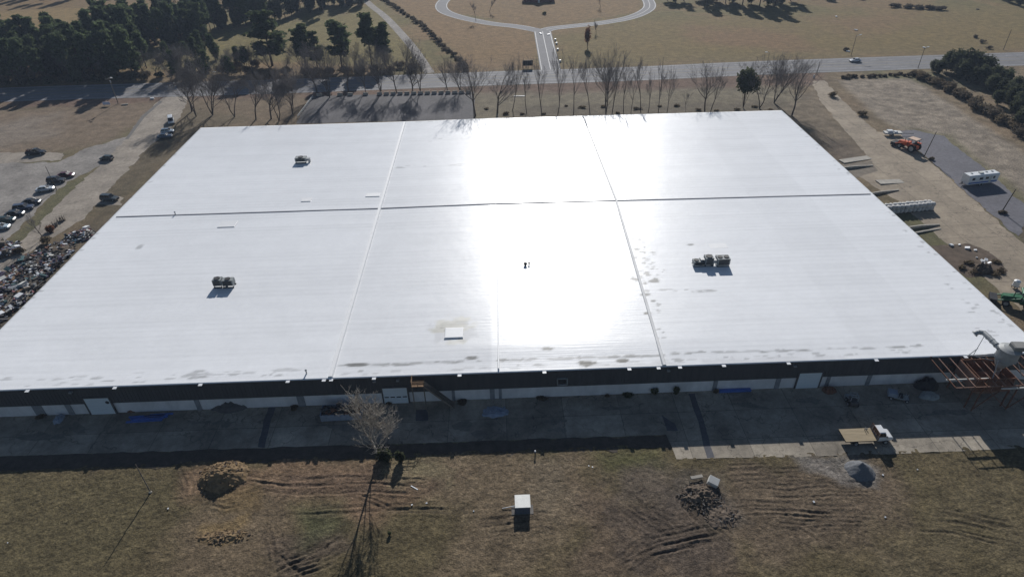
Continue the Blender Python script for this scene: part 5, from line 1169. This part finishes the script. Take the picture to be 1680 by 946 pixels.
def pine(seed, h, spread, base, loc, label, group=None, dens=1.0, leaf='pine_leaf', name='pine_tree', rz=0):
    q = random.Random(seed); rng = np.random.RandomState(seed); t = thing(name, label, 'tree', loc, rz, group); S = []; C_ = []
    bend = (q.gauss(0, .3), q.gauss(0, .3)); P = lambda f: Vector((bend[0] * f * f, bend[1] * f * f, h * f))
    for k in range(6): S.append((*P(k / 6), *P((k + 1) / 6), .26 * h / 17 * (1 - k / 6.5), .26 * h / 17 * (1 - (k + 1) / 6.5)))
    nbr = int(58 * dens)
    for i in range(nbr):
        f = base + (1 - base) * (i + q.random()) / nbr; g = (f - base) / (1 - base)
        L = spread * (math.sin(min(1, (g * 1.15 + .18)) * math.pi * .93) ** .7 * .75 + .2) * q.uniform(.55, 1.2); a = q.uniform(0, 6.28)
        s = P(min(f, .99)); e = s + Vector((math.cos(a) * L, math.sin(a) * L, L * q.uniform(.05, .5) * (1 if g > .4 else .4))); S.append((*s, *e, .06, .025))
        for j in range(3 if L > .9 else 2):
            c = s.lerp(e, q.uniform(.5, 1.08)); C_.append(rng.normal(0, 1, (int(20 * dens ** .3), 3)) * np.array([.55, .55, .3]) * (.55 + .22 * spread / 2.2) + np.array(c))
    C_.append(rng.normal(0, 1, (24, 3)) * .35 + np.array(P(.985)))
    C_ = np.concatenate(C_); V, F = leaf_quads(C_, .62, rng)
    segs_mesh('trunk', S, M['pine_bark'], t, 5); np_mesh('crown', V, F, M[leaf], t); return t
def bushy(seed, rx_, ry_, h, loc, label, name='shrub', cat='shrub', leaf='hedge_leaf', n=1500, size=.4, group=None, z0=.0, lump=5, rz=0):
    """dense evergreen or scrub: leaf clumps over uneven lobes, with its own stems"""
    q = random.Random(seed); rng = np.random.RandomState(seed); t = thing(name, label, cat, loc, rz, group); C_ = []; S = []
    for k in range(lump):
        a = q.uniform(0, 6.28); r = q.uniform(0, .62); c = np.array([math.cos(a) * r * rx_, math.sin(a) * r * ry_, z0 + (h - z0) * q.uniform(.3, .68)]); rad = np.array([rx_ * q.uniform(.4, .62), ry_ * q.uniform(.4, .62), (h - z0) * q.uniform(.28, .42)])
        m = n // lump; d = rng.normal(size=(m, 3)); d /= np.linalg.norm(d, axis=1, keepdims=True); rr = rng.uniform(.25, 1.0, m) ** .5 * (1 + .35 * np.sin(d[:, 0] * 5 + k) * np.cos(d[:, 1] * 6 + 2 * k)); p = c + d * rad * rr[:, None]; p = p[p[:, 2] > .04]; C_.append(p)
        S.append((0, 0, 0, *c, .09, .04)); 
        for j in range(4): e = c + rad * np.array([q.gauss(0, .6), q.gauss(0, .6), q.uniform(-.2, .7)]); S.append((*c, *e, .04, .02))
    V, F = leaf_quads(np.concatenate(C_), size, rng); segs_mesh('stems', S, M['pine_bark'], t, 4); np_mesh('foliage', V, F, M[leaf], t); return t

# the yard tree before the front wall
p = G(622, 752); hT = HT(622, 752, 622)
bare_tree(17, hT, .95, .2, 'pale bare tree standing in the warehouse shadow before the front wall', (p.x, p.y, 0), 2.2, twig='twig_pale', min_r=.021, lv=6, first=.22, up=.38, nb=(3, 5))
p = G(630, 757); bushy(8, 1.5, 1.2, 2.2, (p.x, p.y + .4, 0), 'dark evergreen bush at the foot of the pale yard tree', leaf='cedar_leaf', n=1400, size=.25, lump=6)
p = G(660, 757); bushy(9, .9, .8, 2.8, (p.x, p.y, 0), 'narrow dark cedar right of the pale yard tree', leaf='cedar_leaf', n=900, size=.25, lump=4)
p = G(640, 876); bushy(10, .35, .3, .7, (p.x, p.y, 0), 'tiny green sapling alone in the front grass', leaf='weed', n=160, size=.16, lump=3)
wl = 'weed tuft growing against the foot of the front wall'
for i, (x, y, s, h, lb) in enumerate([(1073, 643, .8, 1.6, 'left of two green conical bushes against the front wall'), (1109, 642, .9, 1.7, 'right of two green conical bushes against the front wall'), (1030, 645, 1.5, .9, 'low spreading weeds left of the two conical bushes'), (885, 650, 1.6, .6, 'low dark weeds against the wall right of the fan opening'), (1172, 640, .7, 1.5, 'thin climbing weed on the wall left of the long blue sheets'), (640, 657, .7, .8, 'weed tuft at the left foot of the middle roll-up door'), (760, 654, 1.6, .8, 'dry weed clump at the foot of the fire stair'), (485, 665, 1.4, .7, 'dry weeds against the wall left of the dumpster'), (70, 681, 1.3, .9, 'dry weed clump by the wall left of the lavender bundle'), (995, 646, .6, .6, 'small weed tuft against the wall right of centre')]):
    p = G(x, y); bushy(100 + i, s * (.9 if i < 2 else .7), s * .5, h * (1 if i < 2 else .55), (p.x, Y0 - .5, 0), lb, 'weed_clump', 'weeds', 'weed' if i < 3 else 'scrub_leaf', int(300 * s + 150), .22, lump=4)

# rows of bare trees behind the warehouse
row = [(841, 181, 88), (864, 185, 92), (889, 189, 88), (915, 189, 76), (941, 189, 88), (968, 188, 84), (994, 188, 80), (1004, 188, 76), (1023, 184, 94), (1035, 186, 112), (1051, 184, 86), (1063, 187, 108), (1080, 184, 100), (1094, 186, 106), (1125, 184, 150), (1156, 183, 94), (1166, 183, 100), (1246, 178, 88), (1270, 169, 82), (1299, 190, 98)]
rowL = [(315, 183, 88), (322, 191, 96), (349, 189, 92), (420, 196, 110), (445, 195, 95), (458, 199, 112), (480, 187, 100), (521, 156, 72), (572, 151, 80), (600, 151, 82), (625, 153, 75), (651, 152, 74), (677, 152, 62), (690, 152, 78), (755, 150, 92), (780, 190, 80), (816, 185, 80), (385, 192, 108), (541, 160, 80), (735, 152, 98)]
protos = []
for i in range(5): protos.append(bare_tree(200 + i, 20, (.5, .62, .42, .7, .55)[i], .2, 'proto', (0, 0, 0), lv=5, first=(.3, .45, .25, .4, .5)[i], up=.7, nb=(3, 3), min_r=.026))
wide = []
for i in range(4): wide.append(bare_tree(230 + i, 20, 1.0, .3, 'proto', (0, 0, 0), lv=6 if i < 2 else 5, first=.25, up=.35, nb=(3, 5), min_r=.021, fork=(1, 2, 3, 1)[i]))
used = set(); q = random.Random(77)
def put_tree(src, x, y, ty, label, group, sc=(1, 1)):
    p = G(x, y); h = HT(x, y, ty); s = h / 20
    if src.name in used: o = dup(src, (p.x, p.y, 0), q.uniform(0, 6.28), (s * sc[0], s * sc[0], s), label, group)
    else: used.add(src.name); o = src; o.location = (p.x, p.y, 0); o.rotation_euler = (0, 0, q.uniform(0, 6.28)); o.scale = (s * sc[0], s * sc[0], s); o['label'] = label; o['group'] = group
    return o
for i, (x, y, ty) in enumerate(row):
    put_tree(wide[i % 4] if i in (6, 15, 17, 18, 19) else protos[i % 5], x, y, ty, ORD[i] + ' slender bare tree from the left of the row behind the warehouse roof', 'bare trees behind the right half of the warehouse', (.8 if i < 14 else 1.0, 1))
for i, (x, y, ty) in enumerate(rowL):
    put_tree(wide[i % 4], x, y, ty, ORD[sorted(r[0] for r in rowL).index(x)] + ' spreading bare tree from the left of the line before the pines', 'bare trees behind the left half of the warehouse', (1.0, 1))
p = G(1219, 177); bushy(41, 4.2, 4.2, 14, (p.x, p.y, 0), 'round dark-crowned tree among the bare trees behind the roof', 'dark_tree', 'tree', 'cedar_leaf', 3800, .5, z0=6, lump=9)
p = G(72, 392); bare_tree(260, 7.5, 1.0, .12, 'small bare tree growing out of the junk field', (p.x, p.y, 0), lv=4, first=.2, up=.3, min_r=.02)
for i, (x, y, s, h, lb) in enumerate([(84, 380, 1.5, 1.8, 'reddish brush clump beside the pallet stacks'), (78, 398, 2.2, 1.6, 'dry brush clump at the foot of the small junk-field tree'), (33, 415, 1.6, 1.4, 'dry brush clump among the outlying junk by the drive'), (1415, 190, 2.5, 1.6, 'scrubby bush beside the right side drive, lower of two'), (1365, 158, 2.0, 2.0, 'scrubby bush beside the right side drive, upper of two'), (1528, 262, .9, .8, 'dry weed clump at the foot of the leaning pole'), (1645, 350, 1.0, .8, 'dry weed clump at the foot of the pole by the camper')]):
    p = G(x, y); bushy(270 + i, s, s * .8, h, (p.x, p.y, 0), lb, 'brush_clump', 'shrub', 'scrub_leaf' if i else 'rust_leaf', 500, .26, lump=5)
for i, (x, y, ty, lb) in enumerate([(964, 78, 42, 'russet-leaved young tree below the loop road'), (978, 55, 32, 'thin grey young tree at the inner side of the loop road'), (781, 35, 2, 'thin bare sapling inside the loop road, left one'), (803, 20, -6, 'thin bare sapling inside the loop road, right one'), (985, 12, -15, 'dark small tree inside the loop at the top edge')]):
    p = G(x, y); h = HT(x, y, ty)
    if i == 0: bushy(300, 2.0, 2.0, h, (p.x, p.y, 0), lb, 'young_tree', 'tree', 'rust_leaf', 900, .4, z0=h * .25, lump=7)
    else: bare_tree(300 + i, h, .6, .12, lb, (p.x, p.y, 0), lv=4, min_r=.03)
for i, (x, y, s) in enumerate([(1590, 432, 1.5), (1600, 447, 1.6), (1626, 450, 1.7), (1640, 446, 1.4), (1578, 440, 1.3), (1632, 430, 1.2)]):
    p = G(x, y); bushy(320 + i, s, s * .8, .7, (p.x, p.y, 0), 'dry flattened brush around the debris heap in the right lot', 'brush_clump', 'shrub', 'scrub_leaf', 260, .22, 'brush around the debris heap', lump=5)
p = G(893, 24); bushy(306, 1.6, 1.2, 1.4, (p.x, p.y, 0), 'small dark bush in front of the house inside the loop', leaf='cedar_leaf', n=400, size=.3)

# pine woodland at upper left
PG = 'pines of the woodland at upper left'
pp_ = [pine(400 + i, 17, (3.0, 2.5, 3.4, 2.8)[i], (.32, .42, .22, .5)[i], (0, 0, 0), 'dark pine standing in the dense woodland at upper left', PG) for i in range(4)]
cp_ = [bushy(420 + i, 3.2, 3.2, 11, (0, 0, 0), 'dense dark cedar standing in the woodland at upper left', 'cedar_tree', 'tree', 'cedar_leaf', 3000, .55, 'cedars of the woodland at upper left', z0=.5, lump=9) for i in range(3)]
seen = set()
def scatter(src, x, y, s, label=None, group=None):
    p = G(x, y); sc = (s * q.uniform(.9, 1.15), s * q.uniform(.9, 1.15), s)
    if src.name not in seen: seen.add(src.name); src.location = (p.x, p.y, 0); src.scale = sc; src.rotation_euler = (0, 0, q.uniform(0, 6.28)); return src
    return dup(src, (p.x, p.y, 0), q.uniform(0, 6.28), sc, label, group)
def fill(poly, n, dist, smin, smax, pcedar=.35):
    pts = []; tries = 0; xs = [p[0] for p in poly]; ys = [p[1] for p in poly]
    while len(pts) < n and tries < 6000:
        tries += 1; x, y = q.uniform(min(xs), max(xs)), q.uniform(min(ys), max(ys))
        if not inpoly((x, y), poly): continue
        g = G(x, y)
        if all((g.x - a.x) ** 2 + (g.y - a.y) ** 2 > dist ** 2 for a, _, _ in pts): pts.append((g, x, y))
    for g, x, y in pts: scatter(q.choice(cp_) if q.random() < pcedar else q.choice(pp_), x, y, q.uniform(smin, smax))
fill([(-40, 105), (60, 92), (120, 75), (205, 72), (238, 100), (250, 130), (120, 139), (-40, 144)], 95, 3.7, .8, 1.2)
fill([(170, 68), (260, 60), (345, 52), (345, 66), (280, 78), (200, 80)], 36, 3.8, .8, 1.15)
fill([(270, 108), (330, 92), (420, 105), (420, 128), (330, 130), (280, 128)], 16, 5.5, .5, .8, .5)
fill([(270, -30), (600, -30), (612, 2), (560, 18), (470, 36), (400, 42), (330, 50), (270, 56)], 62, 5.2, .8, 1.15)
for i in range(38):
    t = i / 37; ax_, ay_ = [(300 + 130 * t * 2, 60 - 22 * t * 2), (430 + 180 * (t * 2 - 1), 38 - 42 * (t * 2 - 1))][t > .5]
    scatter(q.choice(pp_ + cp_), ax_ + q.uniform(-6, 6), ay_ + q.uniform(-6, 1), q.uniform(.75, 1.1))
fill([(-60, -25), (250, -28), (200, -2), (80, 4), (-60, 8)], 30, 6.0, .8, 1.1)
for i, (x, y, ty, k, wd, lb) in enumerate([(447, 108, 22, 2, 1.75, 'broad dark pine standing alone left of the single pines'), (503, 114, 43, 0, 1.35, 'dark pine with lopsided crown among the single pines'), (521, 112, 54, 2, 1.2, 'small pine close behind the lopsided pine'), (562, 114, 37, 0, 1.5, 'rounded pine in the middle of the single pines'), (610, 106, 24, 1, 1.15, 'tallest thin pine on a bare trunk by the track'), (632, 106, 40, 0, 1.3, 'pine with a fuller crown just right of the tallest thin pine')]):
    s = HT(x, y, ty) / 17; o = dup(pp_[k], tuple(G(x, y)), q.uniform(0, 6.28), (s * wd, s * wd, s), lb, 'single pines before the far field')
for i in range(16):
    x = 250 + i * 28 + q.uniform(-8, 8); y = 128 - i * .75 + q.uniform(-6, 2); p = G(x, y); s = q.uniform(.45, .72)
    dup(wide[i % 4], (p.x, p.y, 0), q.uniform(0, 6.28), (s * 1.1, s * 1.1, s), 'grey bare tree in the scrubby strip between highway and pines', 'bare trees of the strip beyond the highway')
for i in range(12):
    x = -20 + i * 24 + q.uniform(-8, 8); y = 141 - i * .8 + q.uniform(-14, 0); p = G(x, y); s = q.uniform(.4, .62)
    dup(wide[i % 4], (p.x, p.y, 0), q.uniform(0, 6.28), (s * 1.2, s * 1.2, s), 'grey bare tree at the road edge of the upper left woodland', 'bare trees at the woodland edge')
for i in range(26):
    x = -30 + i * 11.5 + q.uniform(-5, 5); y = 144 - i * .55 + q.uniform(-4, .5); p = G(x, y); s = q.uniform(.6, 1.1)
    bushy(460 + i, 3.0 * s, 2.2 * s, 3.6 * s, (p.x, p.y, 0), 'dull undergrowth bush along the road edge of the woodland', 'undergrowth_bush', 'shrub', ('hedge_leaf', 'cedar_leaf', 'scrub_leaf')[i % 3], 480, .42, 'undergrowth along the woodland edge', lump=5)
for i, (x, y, s) in enumerate([(268, 100, 1.0), (292, 112, .9), (385, 112, 1.0), (420, 110, .9), (470, 122, .9), (500, 125, 1.0), (540, 122, .9), (590, 122, .9), (430, 130, 1), (640, 120, .9), (655, 112, .8), (310, 122, 1.1), (340, 118, 1), (365, 122, 1.1), (405, 122, 1), (450, 126, 1), (520, 124, 1), (565, 122, 1), (615, 118, .9), (675, 116, .9)]):
    p = G(x, y); bushy(840 + i, 3.4 * s, 2.6 * s, 3.4 * s, (p.x, p.y, 0), 'brown scrub thicket in the strip beyond the highway below the pines', 'scrub_thicket', 'shrub', 'scrub_leaf', 900, .4, 'scrub thickets beyond the highway', lump=6)
# hedge along the field edge
hl = smooth_pl([(622, -4), (650, 14), (690, 42), (725, 75), (752, 100), (766, 118)], 8); acc = 0; hk = 0
for a, b in zip(hl[:-1], hl[1:]):
    acc += math.dist(a, b)
    if acc > 3.6:
        acc = 0
        bushy(500 + hk, q.uniform(1.7, 2.4), q.uniform(1.7, 2.4), q.uniform(1.3, 2.1), (b[0], b[1], 0), 'brown bush in the long hedgerow between the track and the loop field', 'hedge_bush', 'shrub', 'hedge_leaf', 320, .42, 'bushes of the brown hedgerow', lump=4); hk += 1
# shade trees beyond the top edge whose shadows and low limbs reach in
for i, (x, y, s) in enumerate([(1094, 0, .75), (1108, 4, .85), (1122, 2, .8), (1148, 1, .9), (1160, 6, 1.0), (1176, 3, 1.0), (1190, 6, .9), (1204, 4, 1.0), (1218, 8, 1.05), (1232, 7, 1.0), (1246, 11, 1.05), (1258, 8, 1.1), (1271, 12, 1.05), (1284, 7, 1.0), (1297, 2, .9), (1318, -10, .9), (1340, -12, .9), (1360, -14, .85), (1390, -14, .8), (1420, -16, .8), (1150, -12, 1), (1200, -12, 1), (1250, -12, 1.1), (1290, -14, 1)]):
    dup(cp_[i % 3] if i % 2 else pp_[i % 4], tuple(G(x, y)), q.uniform(0, 6.28), (s * 1.3, s * 1.3, s), 'dark evergreen tree in the grove at the top edge right of the loop', 'grove at the top edge')
for i, (x, y, s) in enumerate([(1640, -6, .8), (1662, 0, .8), (1685, 4, .8), (1705, 8, .9), (1640, -2, .7), (1628, -10, .8), (1655, 4, .7), (1672, 9, .75), (1690, 14, .8)]):
    dup(cp_[i % 3], tuple(G(x, y)), q.uniform(0, 6.28), (s, s, s * .8), 'dark evergreen tree at the top right corner of the far field', 'trees at the top right corner')
for i, (x, y) in enumerate([(1470, 12), (1490, 13), (1508, 14.5), (1528, 16), (1540, 17)]):
    p = G(x, y); bushy(600 + i, 4.2, 2.6, 2.0, (p.x, p.y, 0), ORD[i] + ' dark brush heap from the left of the line high in the far field', 'brush_heap', 'brush', 'hedge_leaf', 500, .5, 'brush heaps in the far field')
for i, (x, y) in enumerate([(1600, 62), (1612, 70), (1622, 80), (1388, 83)]):
    p = G(x, y); bushy(610 + i, 1.6, 1.3, 1.3, (p.x, p.y, 0), ['upper scrub clump in the line at the far right field', 'middle scrub clump in the line at the far right field', 'lowest scrub clump in the line beside the highway at far right', 'dark scrub clump beyond the highway behind the white car'][i], 'brush_clump', 'shrub', 'hedge_leaf', 260, .3)
# hedge thicket at upper right
for i, (x, y, s) in enumerate([(1552, 117, .9), (1566, 121, 1.0), (1582, 124, 1.05), (1598, 127, 1.0), (1612, 130, .95), (1575, 130, .8), (1606, 138, .8), (1628, 140, .8), (1643, 146, .8), (1660, 156, .75), (1680, 168, .8), (1700, 180, .8), (1650, 162, .7), (1672, 182, .7), (1695, 196, .7), (1592, 137, .7), (1622, 151, .7), (1715, 205, .8), (1640, 158, .7), (1655, 172, .75), (1664, 192, .7), (1680, 205, .75), (1692, 220, .75), (1636, 172, .55), (1668, 210, .6), (1540, 122, .6), (1530, 118, .5)]):
    dup(cp_[i % 3], tuple(G(x, y)), q.uniform(0, 6.28), (s * 1.15, s * 1.15, s * .85), 'dark evergreen in the thicket along the right field edge', 'evergreens of the right field edge')
k = 0
for i in range(46):
    t = i / 45; x = 1490 + 220 * t + q.uniform(-8, 8); y = 121 + 118 * t ** 1.15 + q.uniform(-3, 4); p = G(x, y); s = q.uniform(.8, 1.2) * (.65 if t < .1 else 1)
    bushy(640 + i, 2.6 * s, 2.4 * s, 2.7 * s, (p.x, p.y, 0), 'dry brown scrub bush in the front of the thicket along the right field', 'scrub_bush', 'shrub', 'scrub_leaf' if i % 3 else 'hedge_leaf', 420, .38, 'scrub bushes of the right field edge', lump=5)
for i in range(22):
    x = 1380 + i * 6.2 + q.uniform(-3, 3); y = 129 - i * .28 + q.uniform(-2, 2.5); p = G(x, y); s = q.uniform(.45, .8)
    bushy(700 + i, 2.2 * s, 1.6 * s, 1.7 * s, (p.x, p.y, 0), 'low dry scrub bush in the ditch line between highway and stubble field', 'scrub_bush', 'shrub', 'hedge_leaf', 180, .34, 'ditch line scrub', lump=4)
for i in range(16):
    x = 800 + i * 31 + q.uniform(-6, 6); y = 188 - i * .5 + q.uniform(-12, 3); p = G(x, y); s = q.uniform(.35, .8)
    bushy(740 + i, 2.6 * s, 1.8 * s, 1.0 * s, (p.x, p.y, 0), 'low dry weed clump in the strip behind the warehouse', 'weed_clump', 'weeds', 'scrub_leaf', 150, .3, 'weed clumps behind the warehouse', lump=3)

# ------------------------------------------------------------------ air
hz = bpy.data.materials.new('haze'); hz.use_nodes = True; n = hz.node_tree.nodes; n.remove(n['Principled BSDF'])
pv = n.new('ShaderNodeVolumePrincipled'); pv.inputs["Color"].default_value = (.62, .76, 1, 1); pv.inputs['Density'].default_value = HAZE; pv.inputs['Anisotropy'].default_value = .2
hz.node_tree.links.new(pv.outputs[0], n['Material Output'].inputs['Volume'])
mb = MB(); mb.box((0, 4500, 42), (19400, 16800, 90)); ho = mb.build('haze', hz); ho['kind'] = 'stuff'
